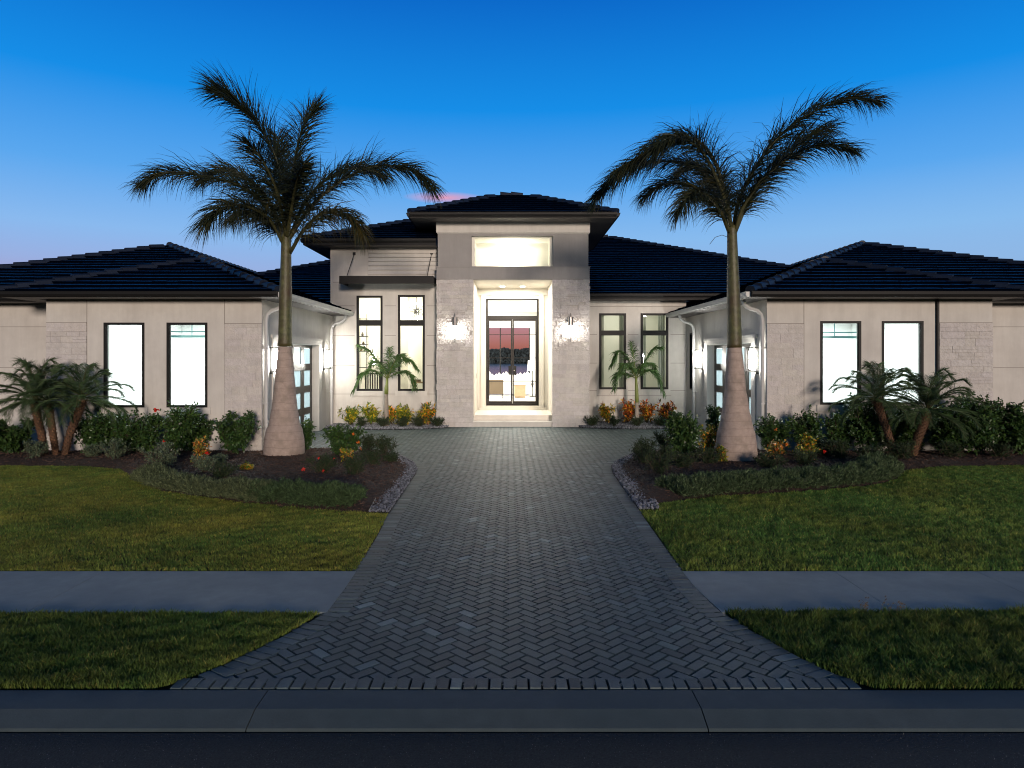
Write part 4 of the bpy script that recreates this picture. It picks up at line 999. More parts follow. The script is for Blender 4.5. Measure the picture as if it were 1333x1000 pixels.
# ------------------------------------------------------------------ plants
def nrm_(a): return a/np.maximum(np.linalg.norm(a, axis=-1, keepdims=True), 1e-9)
def ribbons(p, d, L, W, droop, r, segs=3, taper=.15, side=None):
    """leaflets: start points p, directions d, lengths L, widths W; gravity bends them.  Returns quads."""
    n = len(p); out_ = []
    if side is None: side = r.normal(size=(n, 3))
    s_ = nrm_(np.cross(d, side)); cur = p; dirn = d.copy(); wprev = W*.5
    for k in range(segs):
        nd = nrm_(dirn + np.array([0, 0, -1.0])*(droop*(.35+.75*k))[:, None])
        nxt = cur + nd*(L/segs)[:, None]; f = (k+1)/segs
        wn = W*(1 - (1-taper)*f**1.6) if k else W
        out_.append(np.stack([cur - s_*wprev[:, None], cur + s_*wprev[:, None], nxt + s_*wn[:, None], nxt - s_*wn[:, None]], 1))
        cur, dirn, wprev = nxt, nd, wn
    return np.stack(out_, 1).reshape(-1, 3)     # n*segs quads
def curve(pts, n):
    """smooth curve through the points, n samples"""
    P_ = [np.array(p, float) for p in pts]; P_ = [2*P_[0]-P_[1]] + P_ + [2*P_[-1]-P_[-2]]; m = len(P_)-3; o_ = []
    for k in range(n):
        s_ = k/(n-1)*m; i = min(int(s_), m-1); t = s_-i; a, b, c, d = P_[i:i+4]
        o_.append(.5*((2*b)+(-a+c)*t+(2*a-5*b+4*c-d)*t*t+(-a+3*b-3*c+d)*t**3))
    return np.array(o_)
def frond(root, pts, leafL, per_m, seed, W, droop, mk, ribm, plume=1.0, rad=(.03, .006), base=.12, col=((.7, 1.3)), brown=0.0, tipf=.5, fwd=.62, name='frond', smp=60, lowbrown=False):
    r = np.random.default_rng(seed); c = curve(pts, smp); seg = np.linalg.norm(np.diff(c, axis=0), axis=1); tot = seg.sum()
    n = int(tot*per_m); t = base + (1-base)*(np.arange(n)+r.random(n)*.8)/n; t = np.clip(t, 0, .999)
    idx = t*(smp-1); i = idx.astype(int); f = (idx-i)[:, None]; p = c[i]*(1-f)+c[i+1]*f; T = nrm_(c[i+1]-c[i])
    S = nrm_(np.cross(T, np.array([0, 0, 1.0])+T*.01)); U = np.cross(S, T)
    sd_ = np.where(np.arange(n) % 2 == 0, 1, -1)[:, None]; a = r.uniform(-.35, .55, n)*plume*2.0
    lat = S*sd_*np.cos(a)[:, None] + U*np.sin(a)[:, None]
    fw = fwd + .25*t + r.normal(0, .14, n)
    d = nrm_(lat*np.cos(fw)[:, None] + T*np.sin(fw)[:, None])
    prof = np.minimum(.72+1.6*(t-base), 1)*(1-(1-tipf)*np.clip((t-.6)/.4, 0, 1)**1.3)
    L = leafL*prof*r.uniform(.68, 1.18, n); Wd = W*r.uniform(.7, 1.15, n)*np.minimum(prof+.2, 1)
    v = ribbons(p, d, L, Wd, droop*r.uniform(.5, 1.5, n), r, side=T+.4*r.normal(size=(n, 3)))
    cc = np.ones((n, 3))*r.uniform(*col, (n, 1)); b_ = r.random(n) < (brown + (.55*brown*2 if lowbrown else 0)); cc[b_] = cc[b_]*np.array([2.8, 1.7, .95])
    off = np.array(top(root).location); R_ = MB(); k = 18; cr = curve(pts, k)
    R_.tube([Vector(q) for q in cr], list(np.linspace(rad[0], rad[1], k)), 6)
    o = np_mesh(name, v-off, 4, M[mk], root, colors=np.repeat(cc, 3, axis=0)); rb = R_.build('frond_stalk', M[ribm], o, smooth=True)
    return o
def lathe_pts(c, prof): return [(c(z)[0], c(z)[1], z) for z, _ in prof], [r_ for _, r_ in prof]

# royal palms --------------------------------------------------
def royal(x0, y0, x1, ztop, prof, zsh, fr, seed, lab, s=1.0):
    t = thing('royal_palm', (x0, y0, 0), lab, 'palm tree', 'tall royal palms flanking the driveway')
    def c(z): f = min(max(z/ztop, 0), 1); return (x0+(x1-x0)*f**1.3, y0)
    def rad(z):
        for (a, ra), (b, rb) in zip(prof, prof[1:]):
            if a <= z <= b: q = (z-a)/(b-a); return ra+(rb-ra)*(q*q*(3-2*q)*.4+q*.6)
        return prof[-1][1]
    zs = list(np.arange(.0, zsh, .028)); pts = [(*c(z), z) for z in zs]
    rr = [rad(z)*(1+ (.012 if int(z/.17) != int((z-.03)/.17) else 0) + .004*math.sin(z*31)) for z in zs]
    b = MB(); b.tube(pts, rr, 28); b.build('trunk', M['trunk'], t, smooth=True)
    zs = list(np.linspace(zsh-.02, ztop, 34)); b = MB(); b.tube([(*c(z), z) for z in zs], [rad(z)*(1.03 + .02*math.sin(z*5)) for z in zs], 20); b.build('crownshaft', M['crownshaft'], t, smooth=True)
    # root skirt
    for k, (pp, L, dr, br, pm) in enumerate(fr):
        frond(t, [at(px, py, y0+dy) for px, py, dy in pp], L*1.45, pm*1.7, seed+k, .0105, dr*.55, 'frond', 'rib', rad=(.05, .008), brown=br, base=.13, plume=1.0, tipf=.62)
    return t
profL = [(0, .44), (.12, .475), (.4, .46), (.62, .425), (.86, .345), (1.25, .285), (1.6, .25), (2.1, .205), (2.66, .155), (3.65, .148), (4.6, .125), (5.5, .10)]
frL = [
 ([(373, 312, 0), (372, 250, -.1), (352, 190, -.3), (325, 150, -.5), (300, 128, -.6), (284, 120, -.65)], .74, .30, .03, 105),
 ([(375, 310, 0), (378, 250, .2), (385, 200, .5), (397, 160, .8), (412, 140, 1.0)], .58, .25, .03, 105),
 ([(370, 312, 0), (352, 275, 0), (312, 242, .1), (258, 228, .2), (212, 226, .3), (186, 240, .3)], .60, .55, .06, 105),
 ([(369, 318, 0), (350, 285, -.5), (318, 268, -1.1), (288, 272, -1.7), (268, 292, -2.0)], .62, .75, .10, 115),
 ([(376, 312, 0), (400, 275, 0), (440, 238, -.1), (490, 216, -.1), (536, 222, 0), (562, 244, 0)], .64, .50, .05, 105),
 ([(377, 330, 0), (398, 296, -.5), (425, 276, -.9), (452, 280, -1.2), (468, 300, -1.3)], .60, 1.0, .50, 120),
 ([(375, 312, 0), (372, 262, .4), (366, 215, .8), (362, 178, 1.2)], .55, .30, .05, 110),
 ([(373, 312, 0), (380, 268, -.7), (386, 235, -1.4), (396, 212, -2.0)], .45, .35, .05, 110),
 ([(372, 312, 0), (350, 262, .5), (322, 232, 1.0), (290, 222, 1.3), (262, 236, 1.5)], .6, .6, .08, 95),
 ([(376, 312, 0), (398, 262, .6), (430, 230, 1.1), (468, 218, 1.4), (500, 230, 1.6)], .6, .55, .08, 95),
 ([(373, 312, 0), (362, 255, -.8), (345, 214, -1.4), (322, 184, -1.8)], .6, .4, .05, 95),
 ([(371, 316, 0), (352, 290, .7), (325, 276, 1.4), (300, 288, 2.0)], .6, .9, .15, 110)]
royal(-5.34, 16.2, -5.29, 5.5, profL, 2.66, frL, 500, 'tall royal palm left of the driveway, its swollen banded grey trunk before the garage corner')
profR = [(0, .42), (.1, .46), (.35, .45), (.62, .42), (.95, .34), (1.3, .28), (1.7, .225), (2.2, .19), (2.62, .155), (3.4, .15), (4.4, .125), (5.4, .10)]
frR = [
 ([(955, 300, 0), (962, 262, 0), (985, 215, .1), (1020, 172, .2), (1062, 144, .3), (1106, 128, .3), (1142, 131, .3)], .62, .55, .03, 105),
 ([(956, 306, 0), (968, 268, -.3), (998, 228, -.7), (1036, 200, -1.0), (1075, 188, -1.2), (1110, 196, -1.3)], .58, .55, .04, 105),
 ([(952, 300, 0), (945, 255, -.2), (928, 205, -.4), (898, 178, -.6), (862, 186, -.7), (830, 206, -.8), (805, 224, -.8)], .62, .65, .06, 105),
 ([(951, 302, 0), (938, 258, .2), (912, 222, .4), (872, 210, .5), (828, 216, .5), (795, 238, .5), (776, 258, .5)], .56, .60, .06, 105),
 ([(950, 304, 0), (936, 272, -.6), (916, 252, -1.1), (898, 256, -1.5), (885, 275, -1.7)], .52, .8, .10, 110),
 ([(953, 300, 0), (940, 250, -.5), (916, 200, -.9), (885, 180, -1.2), (852, 194, -1.4)], .6, .7, .08, 95),
 ([(956, 304, 0), (975, 262, .4), (1010, 214, .8), (1045, 180, 1.1), (1080, 166, 1.3)], .6, .5, .06, 95),
 ([(951, 302, 0), (930, 262, .8), (900, 242, 1.3), (864, 240, 1.6), (838, 256, 1.8)], .58, .7, .1, 95),
 ([(952, 300, 0), (944, 262, .6), (930, 232, 1.2), (905, 215, 1.7), (880, 228, 2.0)], .55, .7, .06, 100)]
rp = royal(5.12, 15.4, 5.02, 5.35, profR, 2.62, frR, 600, 'tall royal palm right of the driveway, its crown parted in two with a bare gap')
b = MB(); b.tube([at(951, 310, 15.38), at(940, 306, 15.3), at(931, 309, 15.25), at(924, 318, 15.2)], .006, 5); b.build('dry_strand', M['stem'], rp)

# small palms by the house windows -------------------------------
def young(px, pyb, Y, pts, seed, lab, shaft):
    c0 = at(px, pyb, Y); crown = at(px-(1 if px > 600 else -1), 493, Y)
    t = thing('young_palm', (c0.x, Y, 0), lab, 'palm tree', 'young palms beside the entrance')
    zt = crown.z; zs = shaft
    b = MB(); b.tube([(c0.x, Y, 0), (c0.x, Y, .15), (c0.x, Y, zs)], [.11, .085, .06], 12); b.build('trunk', M['young_trunk'], t, smooth=True)
    b = MB(); b.tube([(c0.x, Y, zs-.01), (c0.x, Y, zs+.2), (c0.x+(crown.x-c0.x)*.6, Y, zt-.2), (crown.x, Y, zt+.05)], [.066, .068, .05, .035], 12); b.build('crownshaft', M['young_shaft'], t, smooth=True)
    for k, (pl, L) in enumerate(pts):
        frond(t, [at(a, b_, Y+d) for a, b_, d in [(px-(1 if px > 600 else -1), 493, 0)]+pl], L, 105, seed+k, .017, .40, 'frond_g', 'young_shaft', rad=(.016, .004), base=.1, plume=.45, tipf=.6, smp=40)
young(503, 549, 23.1, [([(492, 472, -.1), (480, 456, -.2), (467, 450, -.3)], .42), ([(506, 470, .2), (508, 452, .3)], .36), ([(520, 472, 0), (533, 469, 0), (543, 480, 0)], .40), ([(488, 483, -.3), (472, 487, -.5), (460, 508, -.6)], .42), ([(520, 484, -.2), (534, 488, -.3), (540, 506, -.4)], .38), ([(498, 478, .5), (488, 470, .9), (480, 480, 1.0)], .34), ([(512, 474, -.5), (520, 462, -.9), (530, 470, -1.1)], .36)], 700,
    'slender young palm standing before the two tall windows left of the entrance', 1.15)
young(829, 546, 23.9, [([(818, 468, -.1), (806, 458, -.2), (796, 476, -.3)], .42), ([(825, 465, .1), (822, 446, .2)], .34), ([(840, 470, 0), (850, 455, 0), (860, 452, 0)], .40), ([(814, 486, -.3), (804, 488, -.4), (799, 508, -.5)], .38), ([(842, 482, -.2), (855, 488, -.3), (864, 512, -.4)], .46), ([(836, 476, .5), (848, 474, .9), (856, 490, 1.0)], .36), ([(820, 478, -.6), (812, 474, -1.0), (806, 488, -1.2)], .34)], 720,
    'young palm with a yellow green shaft standing before the windows right of the entrance', .82)

# pygmy date palms: short shaggy trunk and a round head of fine arching fronds ----
PH = thing('date_palm', (0, 0, 0)); PROTO = []
def proto_fronds():
    for k in range(6):
        L = 1.05 + .08*(k % 3); a = R([-18, 4, 24, 44, 62, 80][k])
        dx, dz = math.cos(a), math.sin(a); sag = .34 if a > .9 else .40
        pts = [(0, 0, 0), (dx*L*.35, 0, dz*L*.35+.03), (dx*L*.7+.05*(dz > .5), .03, dz*L*.62-.02), (dx*L*.95+.12*dz, .05, dz*L*.80-sag*.35), (dx*L*1.05+.22*dz, .06, dz*L*.85-sag*.75)]
        PROTO.append(frond(PH, pts, .25, 190, 800+k, .0042, .12, 'date', 'rib', rad=(.009, .003), base=.1, plume=.35, tipf=.45, smp=30, fwd=.7))
proto_fronds()
def date_palm(trunks, seed, lab):
    """trunks: [(base_x, base_y, top point, radius, n fronds, scale)]"""
    r = random.Random(seed); bx, by = trunks[0][:2]
    t = thing('date_palm', (bx, by, 0), lab, 'palm tree', 'small date palms in front of the garages')
    for (x0, y0, tp, rad, nf, sc_) in trunks:
        tp = Vector(tp); c = curve([(x0, y0, 0), (x0+(tp.x-x0)*.35, y0, tp.z*.4), (x0+(tp.x-x0)*.8, tp.y, tp.z*.8), tuple(tp)], 30)
        b = MB(); b.tube([Vector(p) for p in c], [rad*(.75+.25*math.sin(min(k/22, 1)*1.6)) for k in range(30)], 12, col=(.55, .55, .55))
        # old leaf bases: little pointed scales in a spiral
        n = 260
        for k in range(n):
            f = k/n; i = f*28; i0 = int(i); p = Vector(c[i0]).lerp(Vector(c[i0+1]), i-i0); ax = (Vector(c[i0+1])-Vector(c[i0])).normalized(); an = k*2.4
            o_ = ax.orthogonal().normalized(); o_ = o_*math.cos(an) + ax.cross(o_)*math.sin(an); sd_ = ax.cross(o_); rr = rad*(.75+.25*math.sin(min(i/22, 1)*1.6))
            q = p + o_*rr*.85; tip = p + o_*rr*(1.35+.35*r.random()) + ax*.055; cc = r.uniform(.55, 1.6); cc = (cc, cc*r.uniform(.85, 1), cc*.9); w_ = .028
            b.poly([q - sd_*w_, q + sd_*w_, tip], cc); b.poly([q + sd_*w_ + ax*.03, q - sd_*w_ + ax*.03, tip], cc)
        b.build('trunk', M['palm_trunk'], t, smooth=False)
        for k in range(int(nf*1.15)):
            f = (k+.5)/int(nf*1.15); idx = min(int(f*6.0), 5); src_ = PROTO[idx]
            rot = Matrix.Rotation(k*2.39996+r.uniform(-.25, .25), 4, 'Z') @ Matrix.Rotation(R(r.uniform(-8, 8)), 4, 'Y'); s_ = sc_*r.uniform(.85, 1.1)
            loc = tp - Vector((bx, by, 0)) + Vector((0, 0, r.uniform(-.02, .06)))
            o = src_.copy(); COL.objects.link(o); o.parent = t; o.matrix_local = Matrix.Translation(loc) @ rot @ Matrix.Scale(s_, 4); KIDS.setdefault(t.name, []).append(o)
            for ch in KIDS.get(src_.name, []):
                c2 = ch.copy(); COL.objects.link(c2); c2.parent = o
    return t
def bp(px, Y): return (px-663)*Y/F
Yd = 15.9
date_palm([(bp(60, Yd), Yd, at(44, 522, Yd), .085, 34, 1.0), (bp(66, Yd)+.06, Yd+.12, at(62, 524, Yd+.15), .08, 20, .9)], 1, 'double-trunked date palm, leftmost of the small palms, its head cut by the frame edge')
date_palm([(bp(83, Yd), Yd, at(107, 520, Yd+.1), .085, 32, .92)], 2, 'small date palm leaning right, its fronds reaching over the left garage window')
date_palm([(bp(1166, Yd), Yd, at(1141, 520, Yd), .085, 34, .92)], 3, 'small date palm leaning left before the two right garage windows')
date_palm([(bp(1184, Yd), Yd-.1, at(1208, 535, Yd-.15), .10, 36, 1.0)], 4, 'small date palm leaning right beside the dark conduit of the right garage')
for o in PROTO:
    for ch in KIDS.get(o.name, []): bpy.data.objects.remove(ch)
    bpy.data.objects.remove(o)
bpy.data.objects.remove(PH)

# shrubs -----------------------------------------------------------
def leaf_cloud(w_, d_, h_, ntw, nl, L, W, seed, cols, up=.3, stems=True, lean=0.0, hole=.0, upright=0.0):
    """returns (leaf verts, leaf colours, stem MB): twigs grow from the base to an uneven envelope and carry leaves"""
    r = np.random.default_rng(seed); sb = MB(); vs, cs = [], []
    nm = 9; mains = []
    for k in range(nm):
        a = r.uniform(0, 6.28); q = r.uniform(.2, 1)
        e = np.array([np.cos(a)*w_*.42*q, np.sin(a)*d_*.42*q, h_*r.uniform(.55, .9)]); mains.append(e)
        sb.tube([Vector((e[0]*.05, e[1]*.05, 0)), Vector((e[0]*.5, e[1]*.5, e[2]*.55)), Vector(e)], [.012, .008, .004], 5)
    for k in range(ntw):
        e = mains[r.integers(nm)]; f = r.uniform(.25, 1); s0 = e*np.array([f, f, f])
        dr = r.normal(size=3)*np.array([1, 1, .7]); dr[2] += up+.5*f; dr = dr/np.linalg.norm(dr)
        ln = r.uniform(.12, .30)*(.5+.5*h_)*(1+upright); tip = s0 + dr*ln
        # envelope
        q = np.sqrt((tip[0]/(w_/2))**2+(tip[1]/(d_/2))**2+((tip[2]-h_*.5)/(h_*.56))**2)
        if q > 1.12: tip = s0 + dr*ln*.45
        if tip[2] < .03: tip[2] = .05
        if k % 2 == 0: sb.tube([Vector(s0), Vector(tip)], [.003, .0015], 3, caps=False)
        m = r.poisson(nl)+2; t = r.uniform(.1, 1, m)[:, None]; p = s0 + (tip-s0)*t + r.normal(0, .006, (m, 3))
        ld = r.normal(size=(m, 3))*.9 + dr*.7 + np.array([0, 0, .15]); ld = nrm_(ld)
        vs.append(ribbons(p, ld, L*r.uniform(.6, 1.15, m), W*r.uniform(.7, 1.1, m), np.full(m, .35), r, segs=2, taper=.12, side=np.array([0, 0, 1.0])+.5*r.normal(size=(m, 3))))
        cc = np.array(cols)[r.choice(len(cols), m, p=None)]*r.uniform(.6, 1.4, (m, 1)); cs.append(np.repeat(cc, 2, axis=0))
    return np.concatenate(vs), np.concatenate(cs), sb
def petals(o, pts, mk, sz, seed):
    r = np.random.default_rng(seed)
    for p in pts:
        n = 9; d = nrm_(r.normal(size=(n, 3))+np.array([0, -.8, .3])); v = ribbons(np.repeat(np.array([p]), n, 0), d, np.full(n, sz), np.full(n, sz*.38), np.full(n, .2), r, segs=2, taper=.5)
        np_mesh('flower', v, 4, M[mk], o)
CACHE = {}
def shrub(kind, px, Y, wpx, hpx, seed, lab, name='shrub', cat='shrub', group=None, flowers=(), x=None):
    s_ = Y/F; w_, h_ = wpx*s_, hpx*s_; x = bp(px, Y) if x is None else x
    if kind == 'hib': w_ *= 1.22; h_ *= 1.06
    t = thing(name, (x, Y, .04), lab, cat, group)
    p_ = dict(hib=(int(150*w_*max(h_, .4)*2.6)+50, 8, .078, .024, 'leaf', [(1, 1, 1), (.7, .85, .8), (1.3, 1.25, .9)], .35),
              cro=(int(34+80*w_*h_), 6, .15, .026, 'croton', [(.05, .09, .015), (.09, .12, .012), (.42, .26, .02), (.55, .18, .02), (.30, .24, .02)], .9),
              crog=(int(34+80*w_*h_), 6, .15, .026, 'croton', [(.05, .10, .015), (.10, .15, .015), (.20, .22, .02), (.38, .28, .02)], .9),
              cror=(int(34+80*w_*h_), 6, .15, .026, 'croton', [(.05, .05, .015), (.30, .05, .015), (.55, .18, .02), (.45, .28, .02), (.12, .03, .01)], .9),
              yel=(int(60+110*w_*h_), 6, .065, .019, 'croton', [(.05, .09, .015), (.09, .13, .012), (.30, .24, .02), (.42, .17, .02), (.12, .15, .02)], .5),
              ora=(int(50+90*w_*h_), 5, .07, .02, 'croton', [(.45, .16, .03), (.38, .22, .03), (.20, .16, .03), (.08, .10, .02)], .5),
              sil=(int(170*w_+60), 9, .045, .008, 'silver', [(1, 1, 1), (.75, .85, .9), (1.35, 1.3, 1.1)], .9),
              jun=(int(200*w_+60), 11, .05, .006, 'juniper', [(1, 1, 1), (.7, .8, .8), (1.4, 1.3, .9)], .45))[kind]
    v, c, sb = leaf_cloud(w_, w_*(.8 if kind != 'jun' else 1.0), h_, p_[0], p_[1], p_[2], p_[3], seed, p_[5], up=p_[6])
    np_mesh('foliage', v, 4, M[p_[4]], t, colors=c)
    o_ = t.location.copy(); sb.v = [(a+o_.x, b_+o_.y, c_+o_.z) for a, b_, c_ in sb.v]; sb.build('stems', M['stem'], t)
    for k, (fx, fz, mk, sz) in enumerate(flowers): petals(t, [(fx*w_/2, -w_*.36*math.sqrt(max(0, 1-fx*fx)), fz*h_)], mk, sz, seed+k)
    return t
HG = 'leafy hibiscus shrubs along the garage fronts'
H = [(-22, 16.3, 60, 46, 'leafy green shrub at the far left frame edge', ()),
     (14, 16.2, 62, 50, 'leafy green shrub left of the double-trunked date palm', ()),
     (127, 16.4, 58, 54, 'dark green shrub between the leaning date palm and the left garage window', ()),
     (182, 16.3, 60, 58, 'leafy shrub under the first left garage window', ()),
     (226, 16.2, 78, 64, 'large leafy shrub with red flowers between the two left garage windows', ((-.1, .93, 'red', .07), (.1, .35, 'red', .045))),
     (302, 16.3, 62, 56, 'leafy shrub at the stone corner of the left garage', ()),
     (1008, 16.2, 50, 50, 'leafy shrub beside the right royal palm trunk', ((-.2, .7, 'orangef', .04),)),
     (1056, 16.2, 60, 58, 'leafy shrub with orange blooms at the right garage stone corner', ((.5, .25, 'red', .05), (-.4, .15, 'orangef', .05))),
     (1126, 16.4, 46, 78, 'tall sparse shrub between the two right garage windows', ()),
     (1160, 16.6, 40, 50, 'leafy shrub behind the trunk of the left-leaning right date palm', ()),
     (1232, 16.3, 56, 68, 'leafy shrub beside the dark conduit on the right', ()),
     (1278, 16.0, 78, 86, 'tallest dark shrub on the right before the rough stone band', ()),
     (1325, 16.1, 56, 70, 'dark shrub with an orange red flower at the right frame edge', ((-.15, .72, 'red', .07),)),
     (254, 16.7, 44, 48, 'smaller shrub filling the gap right of the large flowering shrub', ()),
     (158, 16.7, 40, 46, 'smaller shrub behind the silvery clump before the left garage window', ()),
     (1188, 16.7, 46, 60, 'dark shrub between the two right date palm trunks', ()),
     (1092, 16.7, 34, 50, 'small sparse shrub in the shade under the first right garage window', ()),
     (1300, 16.6, 60, 60, 'dark shrub behind the tallest one on the right', ()),
     (1252, 16.6, 50, 58, 'dark shrub between the conduit shrub and the tallest one on the right', ()),
     (1375, 16.1, 60, 90, 'dark shrub just past the right frame edge', ()),
     (-85, 16.3, 64, 50, 'leafy shrub beyond the left frame edge, nearer one', ()), (-150, 16.4, 60, 56, 'leafy shrub beyond the left frame edge, farther one', ()), (1440, 16.3, 64, 60, 'leafy shrub beyond the right frame edge, farther one', ())]
for i, (px, Y, w_, h_, lab, fl) in enumerate(H): shrub('hib', px, Y, w_, h_, 900+i, lab, group=HG, flowers=fl)
shrub('ora', 264, 14.9, 46, 34, 930, 'small orange leaved croton with a red flower in the left bed', 'croton', 'croton', flowers=((.5, .5, 'red', .06), (-.2, .45, 'red', .03)))
shrub('hib', 446, 15.9, 50, 42, 931, 'bushy shrub with orange blooms right of the left royal palm', flowers=((.75, .5, 'orangef', .05), (.6, .75, 'orangef', .04), (.85, .3, 'orangef', .045)))
shrub('yel', 452, 15.0, 24, 20, 945, 'small yellow green sprig in the left bed mulch', 'small_plant', 'plant')
shrub('hib', 397, 16.9, 20, 44, 932, 'narrow green sprig behind the left royal palm trunk')
shrub('hib', 890, 15.6, 50, 62, 933, 'dark pointed shrub left of the right royal palm')
shrub('yel', 924, 15.9, 46, 44, 934, 'yellow green shrub between the dark shrub and the right royal palm trunk')
shrub('yel', 940, 14.9, 14, 28, 935, 'thin yellow sprig at the foot of the right royal palm', 'small_plant', 'plant')
shrub('hib', 929, 16.8, 16, 62, 936, 'tall narrow sprig left of the right royal palm trunk')
shrub('ora', 1012, 15.2, 40, 32, 937, 'low orange leaved plant right of the right royal palm trunk', 'croton', 'croton', flowers=((-.3, .6, 'orangef', .05), (.3, .8, 'orangef', .04)))
shrub('yel', 1052, 15.4, 44, 36, 938, 'low yellow leaved plant before the right garage stone corner', 'croton', 'croton', flowers=((.7, .4, 'red', .05),))
shrub('jun', 418, 13.6, 54, 26, 939, 'low dark plant with four red flower heads in the left bed', 'ixora', 'plant', flowers=((.1, .95, 'red', .03), (.75, .9, 'red', .028), (-.7, .35, 'red', .045), (.3, .3, 'red', .035)))
shrub('yel', 320, 13.9, 18, 10, 940, 'tiny yellow leaved plant in the middle of the left mulch', 'small_plant', 'plant')
for i, (px, Y, w_, h_, lab) in enumerate([(46, 15.5, 44, 26, 'low grey green clump at the foot of the double-trunked date palm'), (150, 15.3, 54, 30, 'silvery clump between the left date palm and the garage window'), (118, 15.7, 34, 18, 'small silvery clump right of the leaning left date palm'),
        (214, 14.3, 84, 34, 'widest silvery clump at the lawn edge below the large flowering shrub'), (266, 13.6, 44, 26, 'silvery clump just below the orange croton'), (286, 14.6, 30, 16, 'small silvery clump in the mulch right of the orange croton')]):
    shrub('sil', px, Y, w_, h_, 950+i, lab, 'silver_shrub', 'plant', 'silvery low clumps in the left bed')
for i, (px, Y, w_, h_, lab) in enumerate([(480, 17.0, 48, 22, 'dark juniper nearest the paved court on the left'), (502, 16.1, 46, 26, 'dark juniper at the rounded tip of the left bed'), (484, 14.6, 44, 26, 'dark juniper mid way down the pebble edge of the left bed'), (462, 13.3, 56, 28, 'dark spreading juniper beside the red flowered plant'), (508, 15.0, 24, 14, 'smallest juniper beside the pale edging on the left'), (290, 12.9, 50, 24, 'dark juniper just behind the left border planting')]):
    shrub('jun', px, Y, w_, h_, 960+i, lab, 'juniper', 'juniper', 'dark low junipers in the left bed')
for i, (px, Y, w_, h_, lab) in enumerate([(868, 17.2, 50, 24, 'dark juniper nearest the paved court on the right'), (842, 16.0, 46, 26, 'dark juniper at the rounded tip of the right bed'), (838, 14.7, 44, 28, 'dark juniper just above the pebble edge of the right bed'), (856, 13.4, 54, 34, 'dark juniper beside the pebbles above the right lawn corner'), (890, 14.2, 46, 24, 'dark juniper in front of the pointed shrub on the right'), (1096, 15.5, 56, 28, 'grey green juniper under the right garage windows'), (1172, 15.4, 58, 28, 'green juniper at the feet of the two right date palms'), (1240, 15.6, 50, 24, 'low juniper under the shrub by the dark conduit'), (1003, 14.2, 50, 22, 'low juniper right of the right royal palm base'), (1300, 15.6, 50, 22, 'low juniper near the right frame edge'), (925, 14.7, 50, 24, 'dark juniper touching the left foot of the right royal palm'), (1048, 14.5, 54, 24, 'low juniper below the yellow leaved plant in the right bed'), (1130, 15.1, 50, 24, 'low juniper left of the right-hand date palm trunks'), (900, 15.9, 44, 22, 'dark juniper behind the pebble tip of the right bed'), (1074, 15.9, 40, 24, 'low juniper against the shrub with orange blooms'), (868, 15.0, 44, 24, 'dark juniper in the middle of the rounded right bed tip')]):
    shrub('jun', px, Y, w_, h_, 975+i, lab, 'juniper', 'juniper', 'dark low junipers in the right bed')
# border planting: dense low twiggy strip along the lawn edge
def border(path, width, hgt, seed, n, mk, cols, lab, yoff=.3):
    r = np.random.default_rng(seed); pts = np.array(curve([(x, y, 0) for x, y in path], 80)); k = r.integers(0, 79, n); f = r.random(n)[:, None]
    p = pts[k]*(1-f)+pts[k+1]*f; T = nrm_(pts[k+1]-pts[k]); Nn = np.stack([-T[:, 1], T[:, 0], 0*T[:, 0]], -1); q = r.uniform(-1, 1, n)
    p = p + Nn*(q*width/2)[:, None]; lump = .62+.28*noise2(p[:, 0], p[:, 1], 7, seed)+.22*noise2(p[:, 0], p[:, 1], 17, seed+1)
    hh = np.maximum(hgt*1.45*np.sqrt(np.maximum(0, 1-q*q*.85))*lump*1.3, .03)
    p[:, 2] = .03 + hh*r.random(n)**.6*.75; d = nrm_(r.normal(size=(n, 3))*.6+np.array([0, 0, .9])+Nn*(q*.5)[:, None])
    v = ribbons(p, d, r.uniform(.04, .085, n), r.uniform(.004, .008, n), np.full(n, .25), r, segs=2, taper=.2)
    c = np.array(cols)[r.integers(0, len(cols), n)]*r.uniform(.5, 1.4, (n, 1)); o = np_mesh('border_planting', v, 4, M[mk], colors=np.repeat(c, 2, axis=0)); return tag(o, lab, 'ground cover', kind='stuff')
border([(-7.05, 13.3), (-6.1, 12.38), (-5.2, 11.85), (-4.3, 11.45), (-4.0, 11.36)], .62, .26, 1001, 26000, 'silver', [(.9, .85, .65), (.6, .62, .5), (1.2, 1.1, .85)], 'grey green twiggy border planting along the curved left lawn edge')
border([(-4.3, 11.45), (-3.4, 11.12), (-2.9, 10.98), (-2.4, 10.88)], .60, .30, 1002, 22000, 'silver', [(.45, .6, .38), (.6, .75, .5), (.35, .45, .3)], 'darker green tufted end of the left border planting near the pebbles')
border([(2.75, 11.7), (3.6, 12.1), (4.6, 12.38), (5.8, 12.74), (6.75, 13.2), (7.4, 13.8), (7.8, 14.4)], .85, .30, 1003, 60000, 'silver', [(.55, .68, .45), (.4, .5, .35), (.85, .9, .7)], 'grey green border planting along the right lawn edge below the royal palm')
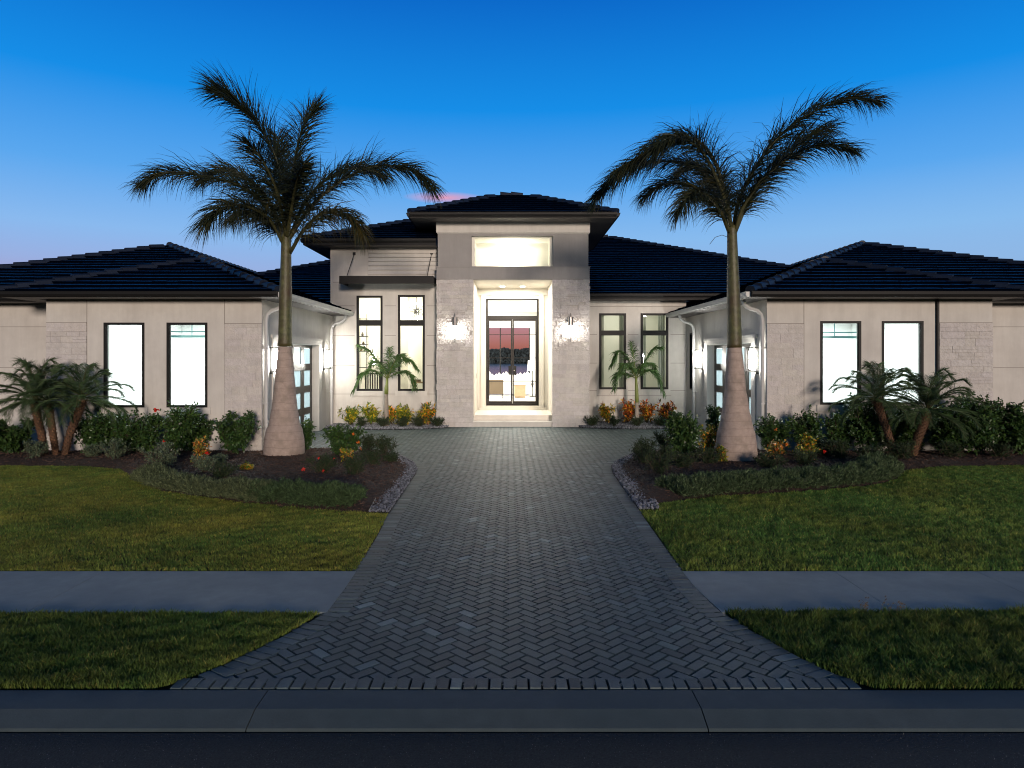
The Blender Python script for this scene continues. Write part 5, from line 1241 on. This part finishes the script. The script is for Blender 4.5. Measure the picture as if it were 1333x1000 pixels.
# crotons and junipers by the entrance
CG = 'bright crotons in the pebble beds by the entrance'
for i, (kd, px, Y, w_, h_, lab) in enumerate([('crog', 457, 23.45, 26, 24, 'yellow green croton, leftmost beside the garage corner'), ('crog', 483, 23.5, 24, 26, 'yellow green croton left of the young palm trunk on the left'), ('cro', 510, 23.5, 18, 24, 'orange croton right of the young palm trunk on the left'), ('crog', 526, 23.4, 24, 24, 'green and yellow croton in the middle between the left young palm and the stone pillar'), ('cro', 551, 23.4, 30, 26, 'orange yellow croton nearest the left stone pillar'),
        ('cro', 791, 24.2, 22, 24, 'golden croton nearest the right stone pillar'), ('cror', 817, 24.3, 24, 28, 'red and orange croton left of the young palm trunk on the right'), ('cror', 842, 24.3, 20, 28, 'dark red croton right of the young palm trunk on the right'), ('cror', 867, 24.2, 28, 27, 'wide orange red croton, rightmost beside the right garage')]):
    shrub(kd, px, Y, w_*1.25, h_*1.08, 1100+i, lab, 'croton', 'croton', CG)
JG = 'small dark junipers in the pebble beds by the entrance'
for i, (px, Y, w_, lab) in enumerate([(470, 22.9, 16, 'small juniper before the leftmost croton'), (498, 22.85, 20, 'small juniper at the foot of the left young palm'), (523, 22.85, 20, 'small juniper before the middle left croton'), (547, 22.85, 24, 'small juniper before the orange yellow croton'), (569, 23.0, 20, 'small juniper against the left stone pillar'),
        (770, 23.2, 22, 'small juniper against the right stone pillar'), (799, 23.1, 20, 'small juniper before the golden croton'), (829, 23.1, 20, 'small juniper at the foot of the right young palm'), (858, 23.1, 22, 'small juniper before the wide orange red croton'), (887, 23.3, 24, 'small juniper by the right garage lantern')]):
    shrub('jun', px, Y, w_*1.3, 14, 1120+i, lab, 'juniper', 'juniper', JG)
# weed stalks on the right verge by the sidewalk
t = thing('weed', (3.5, 6.25, 0), 'thin wiry weed stalks rising over the right sidewalk edge', 'weed')
b = MB(); r = random.Random(3)
for k in range(9):
    x_ = 3.10+r.uniform(0, .55); hh = r.uniform(.08, .17); b.tube([(x_, 6.3, 0), (x_+r.uniform(-.02, .03), 6.28, hh*.7), (x_+r.uniform(-.03, .06), 6.28, hh)], .0016, 4)
    for q in range(4): a = x_+r.uniform(-.02, .04); z_ = hh*r.uniform(.6, 1.05); b.quad((a, 6.28, z_), (a+.014, 6.28, z_+.004), (a+.018, 6.285, z_+.014), (a+.004, 6.285, z_+.011))
b.build('stalks', M['stem'], t)
